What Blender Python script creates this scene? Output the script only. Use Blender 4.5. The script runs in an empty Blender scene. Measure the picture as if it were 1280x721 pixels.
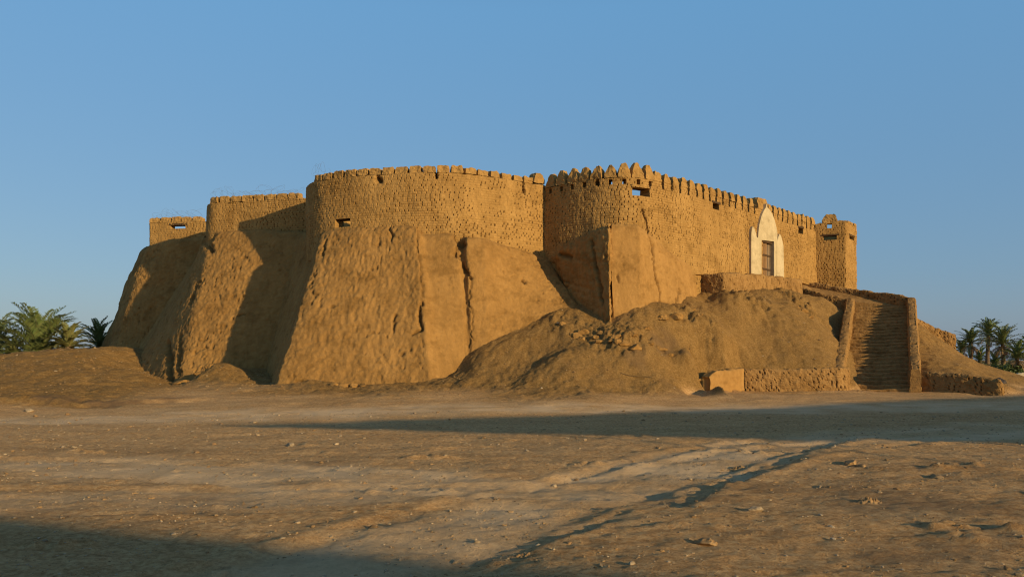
import bpy, math, random
import numpy as np
from mathutils import Vector, Matrix
random.seed(7); rng = np.random.default_rng(7)
sc = bpy.context.scene
COL = sc.collection
EYE = 1.6; HOR = 450.0; F = 1000.0

# ------------------------------------------------------------ coordinates read off the photo
def at(px, py, Y):
    return ((px-640)/F*Y, Y, EYE+(HOR-py)/F*Y)

# ------------------------------------------------------------ vectorised noise
def _h(ix, iy, iz, seed):
    x = (ix.astype(np.int64)*73856093) ^ (iy.astype(np.int64)*19349663) ^ (iz.astype(np.int64)*83492791) ^ (seed*2654435761)
    x = x & 0xffffffff
    x = ((x ^ (x >> 16))*0x45d9f3b) & 0xffffffff
    x = ((x ^ (x >> 16))*0x45d9f3b) & 0xffffffff
    x = x ^ (x >> 16)
    return x/4294967295.0
def vn(p, seed=0):
    """value noise in -1..1 of points p (N,3)"""
    f = np.floor(p); i = f.astype(np.int64); t = p-f
    t = t*t*t*(t*(t*6-15)+10)
    r = 0
    for dx in (0, 1):
        wx = t[:, 0] if dx else 1-t[:, 0]
        for dy in (0, 1):
            wy = t[:, 1] if dy else 1-t[:, 1]
            for dz in (0, 1):
                wz = t[:, 2] if dz else 1-t[:, 2]
                r = r+wx*wy*wz*_h(i[:, 0]+dx, i[:, 1]+dy, i[:, 2]+dz, seed)
    return r*2-1
def fbm(p, sc_=(1, 1, 1), oct=4, seed=0, gain=.5):
    q = p*np.array(sc_, float); a = 1.; s = 0; n = 0
    for k in range(oct):
        s = s+a*vn(q+17.3*k, seed+k); n += a; a *= gain; q = q*2.03
    return s/n*1.5
def ss(a, b, x):
    t = np.clip((x-a)/(b-a), 0, 1); return t*t*(3-2*t)
def h1(a, seed=0):
    a = np.asarray(a).astype(np.int64); z = np.zeros_like(a); return _h(a, z, z, seed)
def h2(a, b, seed=0):
    return _h(np.asarray(a).astype(np.int64), np.asarray(b).astype(np.int64), np.zeros_like(a, dtype=np.int64), seed)

# ------------------------------------------------------------ object helpers
def tag(o, label=None, cat=None, group=None, kind=None):
    if label: o['label'] = label
    if cat: o['category'] = cat
    if group: o['group'] = group
    if kind: o['kind'] = kind
    return o
def empty(name, loc, label, cat, group=None):
    o = bpy.data.objects.new(name, None); COL.objects.link(o)
    o.location = loc; o.empty_display_size = .3
    return tag(o, label, cat, group)
def wloc(o):
    v = Vector(o.location)
    while o.parent: o = o.parent; v += Vector(o.location)
    return v
def build(name, V, Fq, mat, parent=None, smooth=True, attrs=None, recentre=True, mats=None, midx=None):
    """V (N,3) world coordinates; Fq (M,4) quads, (M,3) tris or a list of polygons"""
    V = np.asarray(V, float)
    me = bpy.data.meshes.new(name)
    c = np.zeros(3)
    if recentre:
        c = np.array([(V[:, 0].min()+V[:, 0].max())/2, (V[:, 1].min()+V[:, 1].max())/2, V[:, 2].min()])
    W = V-c
    if isinstance(Fq, list):
        me.from_pydata([tuple(v) for v in W], [], [tuple(int(i) for i in f) for f in Fq])
    else:
        Fq = np.asarray(Fq); k = Fq.shape[1]; m = len(Fq)
        me.vertices.add(len(W)); me.vertices.foreach_set('co', W.astype(np.float32).ravel())
        me.loops.add(m*k); me.loops.foreach_set('vertex_index', Fq.astype(np.int32).ravel())
        me.polygons.add(m); me.polygons.foreach_set('loop_start', np.arange(0, m*k, k, dtype=np.int32))
        me.update(calc_edges=True); me.validate()
    me.polygons.foreach_set('use_smooth', np.full(len(me.polygons), smooth, dtype=bool))
    if attrs:
        for an, av in attrs.items():
            a = me.attributes.new(an, 'FLOAT', 'POINT'); a.data.foreach_set('value', np.asarray(av, np.float32))
    if mats:
        for mm in mats: me.materials.append(mm)
        me.polygons.foreach_set('material_index', np.asarray(midx, np.int32))
    else: me.materials.append(mat)
    me.update()
    o = bpy.data.objects.new(name, me); COL.objects.link(o)
    if parent is not None:
        o.parent = parent
        o.location = Vector(c)-wloc(parent)
    else: o.location = Vector(c)
    return o
def grid_faces(n, m, wrap=False):
    i, j = np.meshgrid(np.arange(n-1), np.arange(m-1), indexing='ij')
    a = (i*m+j).ravel(); return np.stack([a, a+m, a+m+1, a+1], 1)
def grid_normals(P):
    du = np.gradient(P, axis=0); dv = np.gradient(P, axis=1)
    n = np.cross(du, dv); n /= np.linalg.norm(n, axis=2, keepdims=True)+1e-9
    return n
def resample(pts, step, sigma=.15):
    pts = np.asarray(pts, float)
    d = np.r_[0, np.cumsum(np.linalg.norm(np.diff(pts[:, :2], axis=0), axis=1))]
    n = max(3, int(d[-1]/step)+1); s = np.linspace(0, d[-1], n)
    out = np.stack([np.interp(s, d, pts[:, k]) for k in range(pts.shape[1])], 1)
    h = s[1]-s[0]; r = int(3*sigma/h)
    if r > 0:
        k = np.exp(-.5*(np.arange(-r, r+1)*h/sigma)**2); k /= k.sum()
        for c in range(out.shape[1]):
            e0 = out[0, c]+(out[0, c]-out[1:r+1, c][::-1]); e1 = out[-1, c]+(out[-1, c]-out[-r-1:-1, c][::-1])
            if len(e0) < r: continue
            out[:, c] = np.convolve(np.r_[e0, out[:, c], e1], k, 'valid')
    d = np.r_[0, np.cumsum(np.linalg.norm(np.diff(out[:, :2], axis=0), axis=1))]
    return out, d
def plan_normals(p):
    t = np.gradient(p[:, :2], axis=0); t /= np.linalg.norm(t, axis=1, keepdims=True)+1e-9
    return np.stack([t[:, 1], -t[:, 0]], 1)

# ------------------------------------------------------------ materials
def newmat(name):
    m = bpy.data.materials.new(name); m.use_nodes = True
    nt = m.node_tree; b = nt.nodes['Principled BSDF']
    b.inputs['Roughness'].default_value = .95; b.inputs['Specular IOR Level'].default_value = .08
    return m, nt, b
def nd(nt, t, **kw):
    n = nt.nodes.new(t)
    for k, v in kw.items():
        if k in n.inputs: n.inputs[k].default_value = v
        else: setattr(n, k, v)
    return n
def ramp(nt, src, stops):
    r = nt.nodes.new('ShaderNodeValToRGB'); e = r.color_ramp.elements
    while len(e) < len(stops): e.new(.5)
    for el, (p, c) in zip(e, stops):
        el.position = p; el.color = (*c, 1) if len(c) == 3 else c
    nt.links.new(src, r.inputs[0]); return r.outputs[0]
def mix(nt, fac, a, b, mode='MIX'):
    m = nt.nodes.new('ShaderNodeMix'); m.data_type = 'RGBA'; m.blend_type = mode
    for s, v in ((m.inputs[0], fac), (m.inputs[6], a), (m.inputs[7], b)):
        if hasattr(v, 'links') or hasattr(v, 'is_linked'): nt.links.new(v, s)
        elif isinstance(v, tuple): s.default_value = (*v, 1)
        else: s.default_value = v
    return m.outputs[2]
def noise(nt, vec, scale, detail=4, rough=.55, stretch=None):
    if stretch:
        mp = nt.nodes.new('ShaderNodeMapping'); mp.inputs['Scale'].default_value = stretch
        nt.links.new(vec, mp.inputs[0]); vec = mp.outputs[0]
    n = nd(nt, 'ShaderNodeTexNoise', Scale=scale, Detail=detail, Roughness=rough)
    nt.links.new(vec, n.inputs['Vector']); return n.outputs['Fac']
def pos(nt, local=False):
    if local: return nt.nodes.new('ShaderNodeTexCoord').outputs['Object']
    return nt.nodes.new('ShaderNodeNewGeometry').outputs['Position']
def bump(nt, b, hsock, dist, strength=.6, prev=None):
    bm = nt.nodes.new('ShaderNodeBump'); bm.inputs['Distance'].default_value = dist; bm.inputs['Strength'].default_value = strength
    nt.links.new(hsock, bm.inputs['Height'])
    if prev: nt.links.new(prev, bm.inputs['Normal'])
    nt.links.new(bm.outputs[0], b.inputs['Normal']); return bm.outputs[0]

def mud(name, dark, mid, light, bumpd=.03, streak=True, pit=None, local=False):
    m, nt, b = newmat(name); P = pos(nt, local)
    n1 = noise(nt, P, .45, 5); n2 = noise(nt, P, 5, 5, .65); n3 = noise(nt, P, 1.3, 4, .6, (1.6, 1.6, .35))
    c = ramp(nt, n1, [(.3, dark), (.5, mid), (.7, light)])
    c2 = ramp(nt, n2, [(.3, tuple(x*.72 for x in mid)), (.52, mid), (.72, tuple(min(1, x*1.25) for x in light))])
    c = mix(nt, .45, c, c2)
    if streak:
        c3 = ramp(nt, n3, [(.32, tuple(x*.7 for x in dark)), (.6, light)])
        c = mix(nt, .3, c, c3)
    nw = noise(nt, P, .9, 6, .7, (1, 1, 1.8)); c = mix(nt, 1.0, c, ramp(nt, nw, [(.34, (.74, .72, .68)), (.5, (1, 1, 1)), (.66, (1.0, 1.0, 1.0))]), 'MULTIPLY')
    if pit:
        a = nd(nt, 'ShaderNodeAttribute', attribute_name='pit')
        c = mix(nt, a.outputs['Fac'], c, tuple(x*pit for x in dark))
    nt.links.new(c, b.inputs['Base Color'])
    n4 = noise(nt, P, 22, 5, .7)
    p = bump(nt, b, n2, bumpd*2.2, .6)
    bump(nt, b, n4, bumpd, .7, p)
    return m
M = {}
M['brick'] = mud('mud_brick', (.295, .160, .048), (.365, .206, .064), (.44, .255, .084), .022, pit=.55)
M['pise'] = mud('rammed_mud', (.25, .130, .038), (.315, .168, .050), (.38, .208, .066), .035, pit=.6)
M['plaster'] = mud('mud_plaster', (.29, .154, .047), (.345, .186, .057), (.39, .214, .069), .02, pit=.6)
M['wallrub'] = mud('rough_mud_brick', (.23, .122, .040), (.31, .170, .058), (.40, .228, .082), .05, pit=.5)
M['stone'] = mud('field_stone', (.26, .18, .10), (.36, .26, .15), (.50, .38, .24), .01, streak=False, local=True)
M['clod'] = mud('earth_clod', (.20, .115, .05), (.30, .18, .08), (.40, .26, .12), .01, streak=False, local=True)
M['darkrock'] = mud('dark_rock', (.05, .04, .035), (.07, .055, .045), (.1, .08, .06), .01, streak=False, local=True)
M['white'] = mud('cream_limewash', (.44, .34, .19), (.50, .39, .225), (.54, .425, .255), .008)
M['trunk'] = mud('palm_trunk', (.09, .06, .035), (.15, .10, .06), (.22, .15, .09), .04, local=True)

def wood(name, a, b_):
    m, nt, b = newmat(name); P = pos(nt, True)
    n = noise(nt, P, 6, 5, .6, (4, 4, .3))
    nt.links.new(ramp(nt, n, [(.3, a), (.7, b_)]), b.inputs['Base Color']); bump(nt, b, n, .02, .6); return m
M['wood'] = wood('weathered_wood', (.16, .085, .035), (.30, .17, .075))
M['oldwood'] = wood('grey_brown_wood', (.14, .095, .055), (.30, .21, .13))
M['darkwood'] = wood('dark_lintel_wood', (.05, .03, .018), (.10, .06, .03))
def leaf(name, a, b_, c_):
    m, nt, b = newmat(name); P = pos(nt, True)
    n = noise(nt, P, 2.3, 3)
    at_ = nd(nt, 'ShaderNodeAttribute', attribute_name='tone')
    c = mix(nt, at_.outputs['Fac'], ramp(nt, n, [(.3, a), (.7, b_)]), c_)
    nt.links.new(c, b.inputs['Base Color']); b.inputs['Roughness'].default_value = .55; b.inputs['Specular IOR Level'].default_value = .3
    return m
M['frond'] = leaf('palm_frond', (.055, .100, .026), (.115, .165, .045), (.20, .17, .06))
M['dryfrond'] = leaf('dry_palm_frond', (.16, .10, .045), (.26, .17, .08), (.30, .20, .10))
m, nt, b = newmat('steel_wire'); b.inputs['Base Color'].default_value = (.12, .10, .09, 1); M['wire'] = m
m, nt, b = newmat('twig'); b.inputs['Base Color'].default_value = (.13, .085, .045, 1); M['twig'] = m

# ground: mixed by two point attributes: loose (orange drift sand) and track (pale packed dust)
m, nt, b = newmat('desert_ground'); P = pos(nt)
nL = noise(nt, P, .22, 5, .6, (.6, 1.5, 1)); nM = noise(nt, P, 1.1, 6, .7, (.55, 1.6, 1)); nS = noise(nt, P, 14, 6, .75); nXS = noise(nt, P, 60, 3, .7)
base = ramp(nt, nL, [(.3, (0.407, 0.215, 0.078)), (.5, (0.566, 0.318, 0.127)), (.68, (0.701, 0.426, 0.190))])
b2 = ramp(nt, nM, [(.32, (0.328, 0.166, 0.056)), (.5, (0.566, 0.318, 0.127)), (.64, (0.724, 0.440, 0.197))])
c = mix(nt, .6, base, b2)
c = mix(nt, .42, c, ramp(nt, nS, [(.38, (0.192, 0.097, 0.034)), (.5, (0.566, 0.320, 0.129)), (.62, (0.800, 0.560, 0.273))]))
ta = nd(nt, 'ShaderNodeAttribute', attribute_name='track')
c = mix(nt, ta.outputs['Fac'], c, (.78, .54, .30))
la = nd(nt, 'ShaderNodeAttribute', attribute_name='loose')
nl = noise(nt, P, 2.2, 5, .65)
cl = ramp(nt, nl, [(.3, (.19, .100, .029)), (.5, (.26, .144, .044)), (.7, (.33, .190, .064))])
cl = mix(nt, .45, cl, ramp(nt, nS, [(.38, (.12, .058, .018)), (.5, (.26, .144, .044)), (.62, (.41, .25, .095))]))
c = mix(nt, la.outputs['Fac'], c, cl)
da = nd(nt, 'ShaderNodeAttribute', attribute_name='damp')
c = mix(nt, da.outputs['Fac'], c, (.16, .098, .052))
nt.links.new(c, b.inputs['Base Color'])
nI = noise(nt, P, 2.6, 6, .72); nF = noise(nt, P, 30, 4, .8)
p = bump(nt, b, nI, .06, .6); p = bump(nt, b, nS, .036, .9, p); p = bump(nt, b, nF, .02, 1.0, p); bump(nt, b, nXS, .008, .8, p)
M['ground'] = m

# ============================================================ TERRAIN
CP = [(x, y, 0.) for x in (-60, -30, -12, 0, 12, 30, 60) for y in (-30, 0, 8, 15)]
CP += [(-6, 20, 0), (0, 21, .02), (8, 21, 0), (16, 22, 0), (26, 24, 0), (40, 26, 0), (-20, 20, -.02), (-12, 20, 0)]
for t in [
  (0, 517, 24.3), (60, 513, 25), (120, 508, 26.3), (0, 503, 26), (60, 500, 27), (0, 485, 30.5), (60, 482, 31), (0, 456, 38), (45, 456, 38), (85, 451, 39), (125, 437.5, 42), (148, 440, 42.5), (100, 472, 33.5),
  (150, 500, 28.3), (140, 470, 35), (170, 468, 36.5), (190, 480, 35), (213, 487, 36), (230, 503, 27.5), (250, 510, 25), (228, 488, 33.5),
  (180, 462, 41), (196, 478, 38), (300, 470, 37.3), (235, 484, 35.4), (278, 459, 35.6), (262, 464, 35.5), (300, 466, 35.5), (325, 483, 34), (345, 483, 32.3), (300, 496, 28.7), (400, 480, 31.8), (470, 480, 31.6), (535, 480, 31.4),
  (420, 497, 27.5), (560, 498, 27.3), (570, 474, 31.8), (575, 466, 32.3), (594, 448, 32.7), (640, 424, 33.3), (678, 409, 33.9), (716, 386, 34.8),
  (764, 403, 33.4), (800, 389, 33.8), (845, 381, 35.6), (870, 378, 36.6), (888, 376, 37), (600, 484, 30), (640, 480, 30), (680, 450, 31.5), (715, 432, 32.2), (752, 432, 31.8), (690, 450, 31.2), (740, 396, 34.0),
  (700, 478, 29.5), (700, 497, 27), (780, 480, 30), (800, 425, 32), (850, 430, 32.4), (900, 425, 33.6), (850, 486, 31), (900, 397, 35.4), (850, 400, 33.8),
  (780, 497, 28), (868, 487, 31.2), (880, 468, 32.9), (893, 489.5, 31.1), (880, 474, 32.2), (866, 470, 32.2), (860, 498, 29), (905, 373, 36.9), (930, 368, 38.3), (985, 365, 40.5), (1035, 378, 42), (950, 405, 36), (1000, 425, 35.3),
  (930, 440, 34), (1000, 390, 37.8), (960, 455, 34), (1010, 455, 34.0), (1043, 457, 34.2), (1044, 430, 36.6), (1046, 405, 40.3), (1050, 386, 42.6),
  (960, 490, 32.4), (1040, 490, 32.6), (1098, 492, 32.6), (1160, 494, 32), (1220, 498, 31), (1000, 503, 28), (1150, 503, 28), (1280, 506, 28),
  (1150, 468, 34.6), (1195, 470, 34), (1238, 474, 33), (1262, 490, 32.3), (1290, 493, 33.5), (1142, 442, 37.6), (1140, 405, 42.4), (1195, 440, 42.5), (1240, 464, 39.5), (1280, 487, 36.5), (1320, 495, 36),
  (870, 371, 37.6), ]:
    CP.append(at(*t))
CP += [(15.3, 33.8, .0), (16.3, 36, .7), (17.4, 38, 1.6), (18.6, 40.5, 2.8), (19.4, 42.3, 3.6), (18.6, 44, 4.0), (12, 42, 5.2), (9.5, 38.6, 5.0), (16.5, 45.5, 4.9), (20, 48, 4.8), (23, 47.5, 3.2), (26, 47, 1.6), (30, 46, .4),
       (0, 45, 4), (-8, 45, 3), (-12, 44, 1.6), (0, 60, 4), (12, 60, 4), (-12, 60, 3), (-24, 47, 2.1), (-25, 54, 2), (-34, 50, .9), (-30, 60, .8), (-50, 60, .2), (-45, 40, 1.0), (-45, 30, .5),
       (28, 60, 1.2), (35, 52, .0), (45, 45, 0), (60, 60, -.2), (40, 34, 0), (0, 85, .5), (-30, 85, .2), (30, 85, 0), (60, 85, 0), (-60, 85, 0), (-70, 45, 0), (75, 40, 0)]
CP = np.array(CP, float)
def _phi(r2): return -np.sqrt(r2+.7**2)
_A = CP[:, :2]; _n = len(CP)
_K = _phi(((_A[:, None]-_A[None])**2).sum(2))-np.eye(_n)*.04
_Pm = np.c_[np.ones(_n), _A]
_S = np.block([[_K, _Pm], [_Pm.T, np.zeros((3, 3))]])
_w = np.linalg.solve(_S, np.r_[CP[:, 2], 0, 0, 0])
FL = np.array([(5, 31), (7.9, 31.6), (8.2, 31.7), (9.65, 33.15), (13.6, 32.95), (14.1, 33.2), (15.3, 33.6), (16.55, 33.4), (19.1, 30.9), (22, 30.2)])
LX, LY = np.arange(-42, 42.01, .14), np.arange(-2, 62.01, .14)
def _rbf(x, y):
    z = _w[_n]+_w[_n+1]*x+_w[_n+2]*y
    for k in range(_n): z = z+_w[k]*_phi((x-CP[k, 0])**2+(y-CP[k, 1])**2)
    return z
_lx, _ly = np.meshgrid(LX, LY, indexing='ij'); LZ = _rbf(_lx.ravel(), _ly.ravel()).reshape(_lx.shape)
def hbase(x, y):
    x = np.asarray(x, float); y = np.asarray(y, float); sh = x.shape; x = x.ravel(); y = y.ravel()
    z = np.zeros_like(x); inn = (x > -41.9) & (x < 41.7) & (y > -1.9) & (y < 61.7)
    gx_ = (x[inn]-LX[0])/.14; gy_ = (y[inn]-LY[0])/.14; i0 = gx_.astype(int); j0 = gy_.astype(int); fx = gx_-i0; fy = gy_-j0
    z[inn] = (LZ[i0, j0]*(1-fx)+LZ[i0+1, j0]*fx)*(1-fy)+(LZ[i0, j0+1]*(1-fx)+LZ[i0+1, j0+1]*fx)*fy
    z[~inn] = _rbf(x[~inn], y[~inn])
    yl = np.interp(x, FL[:, 0], FL[:, 1]); pl = np.interp(y, [22, 33.5], [.03, .34]); dy = y-yl
    lim = pl+np.where(dy < .25, .0, .0)+np.clip((dy-.25)*np.interp(x, [7.6, 8.4, 19.5, 20.5], [3, 2.2, 2.2, 3]), 0, 99)+9*(ss(8.05, 7.85, x)+ss(19.6, 21, x))
    z = np.where(y < 48, np.minimum(z, lim), z)
    z = np.where((y > 20) & (y < 40) & (np.abs(x) < 24) & (x > -8), np.maximum(z, pl-.04), z)
    far = ss(55, 90, np.hypot(x, np.maximum(y-30, 0)*1.0))*1.0
    far = np.maximum(far, ss(-8, -25, y))
    return (z*(1-far)).reshape(sh)
# ridge edge of the raised ground right of the wheel track
BERM = np.array([(-2.2, 3.0), (-.6, 5.2), (0, 6.4), (1.1, 8.0), (2.6, 10.0), (4.2, 12.2), (5.4, 14.2), (6.6, 15.7), (9, 17.0), (14, 17.8)])
def berm(x, y):
    yb = np.interp(x, BERM[:, 0], BERM[:, 1]); return y-yb-.25*np.sin(x*2.1)-.1*np.sin(x*5.3+1)
TR = [np.array([(-30, 13.2), (-14, 13.0), (-6, 12.0), (-1, 10.4), (1.5, 10.2), (4.2, 13.3), (8, 16.2), (16, 19), (30, 22)]),
      np.array([(-4.5, 2.5), (-2.2, 5.0), (-.3, 8.2), (2.0, 11.5), (3.6, 13.6), (7, 17), (12, 20)]),
      np.array([(-40, 19.5), (-18, 20.3), (-8, 22.8), (0, 24.6), (8, 25.2), (16, 26), (30, 27.5)]),
      np.array([(-30, 8.2), (-10, 8.8), (-4, 9.2), (-1, 9.6), (1, 9.6)])]
def dist_poly(x, y, P):
    d = np.full(x.shape, 1e9)
    for a, b_ in zip(P[:-1], P[1:]):
        ab = b_-a; t = np.clip(((x-a[0])*ab[0]+(y-a[1])*ab[1])/(ab@ab), 0, 1)
        d = np.minimum(d, np.hypot(x-a[0]-t*ab[0], y-a[1]-t*ab[1]))
    return d
LUMPS = [(at(742, 404, 32.9), .9, .16), (at(772, 422, 32.1), .8, .26), (at(815, 412, 32.5), 1.0, .12), (at(240, 478, 35.3), .8, .22), (at(700, 385, 34), .6, .2), (at(865, 400, 34.5), 1.1, .2), (at(1000, 382, 39.6), 1.2, .34), (at(890, 470, 32.9), .9, .14), (at(930, 378, 37.5), 1.3, .26)]
def terrain(x, y, fine=True):
    z = hbase(x, y)
    sh = x.shape; xf = x.ravel(); yf = y.ravel(); zf = z.ravel().copy()
    p = np.stack([xf, yf, np.zeros_like(xf)], 1)
    near = (np.abs(xf) < 60) & (yf < 90) & (yf > -10)
    loose = ss(.16, .60, zf+.12*fbm(p, (.5, .5, 1), 3, 5))*near
    loose = np.maximum(loose, ss(-11, -15, xf)*ss(25.2, 26.4, yf+.35*fbm(p, (.4, .4, 1), 3, 55)))
    damp = np.zeros_like(xf); track = np.zeros_like(xf)
    q = p[near]; zz = zf[near]; lo = loose[near]; X = xf[near]; Y = yf[near]
    zz = zz+.05*fbm(q, (.16, .22, 1), 3, 11)+.025*fbm(q, (.9, 1.4, 1), 4, 12)
    zz = zz+lo*(.13*fbm(q, (.5, .5, 1), 6, 13, .55)-.025*ss(1.2, 2.2, zz)*np.clip(1-4*np.abs(fbm(q, (.9, .35, 1), 3, 113)), 0, 1)+.05*fbm(q, (2.2, 2.2, 1), 4, 14)+.034*fbm(q, (6, 6, 1), 4, 15, .7)+.06*ss(.1, .7, fbm(q, (.7, .7, 1), 3, 115))*np.abs(fbm(q, (3.5, 3.5, 1), 4, 116)))
    nearc = ss(26, 14, Y)
    zz = zz+(1-lo)*(.012*fbm(q, (3.5, 6, 1), 4, 16)+nearc*.010*fbm(q, (12, 15, 1), 3, 17))
    # raised ground beyond the ridge edge
    bd = berm(X, Y); on = ss(-3, 0, X)*ss(13, 8, X)
    right = 1-ss(-.30, .12, bd+.10*fbm(q, (2, 2, 1), 3, 18))
    hgt = .075*ss(-2.5, 1.5, X)*ss(12, 6, X)
    zz = zz+right*hgt*np.exp(-np.clip(-bd, 0, 99)/7)+hgt*.25*np.exp(-((bd+.3)/.3)**2)*vn(q*np.array([5, 5, 1]), 19)
    tr = np.zeros_like(X)
    for k, T in enumerate(TR):
        w = (1.3, 1.0, 1.9, .8)[k]; d = dist_poly(X, Y, T)+.45*fbm(q, (.7, .7, 1), 3, 30+k)
        m_ = 1-ss(w*.35, w*1.25, d); tr = np.maximum(tr, m_*(.85, .75, .8, .6)[k])
        dd = dist_poly(X, Y, T)
        for off in (.75,):
            zz = zz-.042*np.exp(-((dd-off)/.16)**2)*(.6+.4*vn(q*np.array([.8, .8, 1]), 40+k))*nearc
            zz = zz+.02*np.exp(-((dd-off-.28)/.12)**2)*nearc
    tr = tr*(.6+.5*fbm(q, (1.1, 1.6, 1), 4, 44))*(1-right*ss(-2, 0, X)*ss(17, 14, Y)*.75)
    zz = zz-.02*tr*(1-lo)
    # clumps and hummocks
    cl = ss(.52, .9, fbm(q, (.8, 1.3, 1), 4, 50))*ss(24, 10, Y)
    zz = zz+cl*.045*(1+fbm(q, (9, 9, 1), 2, 51))
    for (c0, r, a) in LUMPS:
        g = np.exp(-((X-c0[0])**2+(Y-c0[1])**2)/r**2)
        f_ = fbm(q, (2.4, 2.4, 1), 5, 60, .65)
        zz = zz+g*a*(f_*1.3+.35*np.abs(fbm(q, (4, 4, 1), 3, 61)))
    # drift edge of the left sand bank: a small undercut step with dark damp patches
    e = (X < -9)
    yb = 25.6+.5*fbm(q, (.35, .1, 1), 3, 70)
    st = ss(-.25, .3, Y-yb-np.clip((X+20)*.22, -2, 4))*ss(-9, -12.5, X)
    zz = zz+st*.13
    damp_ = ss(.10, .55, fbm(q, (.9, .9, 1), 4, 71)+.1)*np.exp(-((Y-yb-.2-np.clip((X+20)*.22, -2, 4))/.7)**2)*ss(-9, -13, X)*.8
    damp_ = np.maximum(damp_, ss(.2, .8, fbm(q, (.5, .9, 1), 4, 72))*ss(2, 5, X)*ss(13, 8, Y)*.55)
    damp_ = np.maximum(damp_, ss(.28, .9, fbm(q, (.6, 1.2, 1), 4, 73))*ss(16, 12, Y)*.42)
    damp_ = np.maximum(damp_, .55*ss(.15, .7, fbm(q, (.8, .8, 1), 4, 74))*np.exp(-((X-6)**2+(Y-32.3)**2)/9))
    damp[near] = damp_; track[near] = np.clip(tr*(1-lo), 0, .8); zf[near] = zz
    return zf.reshape(sh), loose, track, damp
def axis_pts(segs):
    out = []
    for a, b_, s0, s1 in segs:
        v = a
        while v < b_:
            out.append(v); t = (v-a)/(b_-a); v += s0+(s1-s0)*t
    out.append(segs[-1][1]); return np.array(out)
xs = axis_pts([(0, 9, .05, .06), (9, 22, .06, .10), (22, 60, .11, 1.5), (60, 3000, 2, 300)])
xs = np.r_[-xs[::-1], xs[1:]]
ys = axis_pts([(-400, -20, 60, 5), (-20, 3.5, 4, .3), (3.5, 16, .045, .07), (16, 28, .08, .08), (28, 43, .065, .075), (43, 90, .12, 2), (90, 4000, 3, 400)])
Xg, Yg = np.meshgrid(xs, ys, indexing='ij')
Zg, loose, track, damp = terrain(Xg, Yg)
V = np.stack([Xg.ravel(), Yg.ravel(), Zg.ravel()], 1)
g = build('ground', V, grid_faces(len(xs), len(ys)), M['ground'], recentre=False, attrs=dict(loose=loose, track=track, damp=damp))
tag(g, 'flat dusty desert ground with drifted sand banked against the fort', kind='structure')
def zt(x, y):
    return float(terrain(np.array([float(x)]), np.array([float(y)]))[0][0])
def ztv(x, y): return terrain(np.asarray(x, float), np.asarray(y, float))[0]

# ============================================================ THE FORT
TOP = 10.1
fort = empty('mud_brick_fort', (0, 40, 0), 'huge ochre mud brick fort with round bastions and a cream gateway', 'fort')

def brick_relief(u, z, seed, ch=.108, bl=.205, pits=.5):
    """depth (m, negative = recess) and a 0..1 pit mask"""
    p = np.stack([u*.35, z*.35, np.full_like(u, seed*3.1)], 1)
    zz = z+.05*fbm(p, (.6, .6, 1), 2, seed)+.5*ch*0
    r = zz/ch; ri = np.floor(r); rf = r-ri
    off = h1(ri, seed+1)*bl
    c = (u+off)/bl+.12*h2(ri, ri*7, seed+2); ci = np.floor(c); cf = c-ci
    per = h2(ri, ci, seed+3); per2 = h2(ri, ci, seed+4)
    jz = 1-ss(0, .28, np.minimum(rf, 1-rf)*1.6); ju = 1-ss(0, .13, np.minimum(cf, 1-cf))
    j = np.maximum(jz*.75, ju*.9)
    q = np.stack([u, z, np.full_like(u, seed*9.7)], 1)
    wear = ss(-.5, .5, fbm(q, (.35, .35, 1), 3, seed+9))
    d = -(.014+.012*wear)*j+(per-.5)*.018*(.4+wear)+.010*fbm(q, (9, 9, 1), 2, seed+5)
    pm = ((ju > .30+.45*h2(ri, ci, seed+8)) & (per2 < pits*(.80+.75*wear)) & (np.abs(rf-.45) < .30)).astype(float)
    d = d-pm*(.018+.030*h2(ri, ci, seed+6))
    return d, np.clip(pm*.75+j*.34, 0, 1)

class Path:
    def __init__(s, pts, step=.038, sigma=.15):
        s.p, s.u = resample(pts, step, sigma); s.n = plan_normals(s.p); s.L = s.u[-1]
        s.px = 640+F*s.p[:, 0]/s.p[:, 1]; s.vis = np.gradient(s.px) > 0
    def u_at(s, px, lo=0, hi=1e9):
        ok = (s.u >= lo) & (s.u <= hi) & s.vis; i = np.where(ok)[0][np.argmin(np.abs(s.px[ok]-px))]; return s.u[i]
    def xy(s, u): return np.array([np.interp(u, s.u, s.p[:, 0]), np.interp(u, s.u, s.p[:, 1])])
    def nrm(s, u):
        v = np.array([np.interp(u, s.u, s.n[:, 0]), np.interp(u, s.u, s.n[:, 1])]); return v/np.linalg.norm(v)
    def uz(s, px, py):
        u = s.u_at(px); return u, EYE+(HOR-py)/F*s.xy(u)[1]

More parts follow.
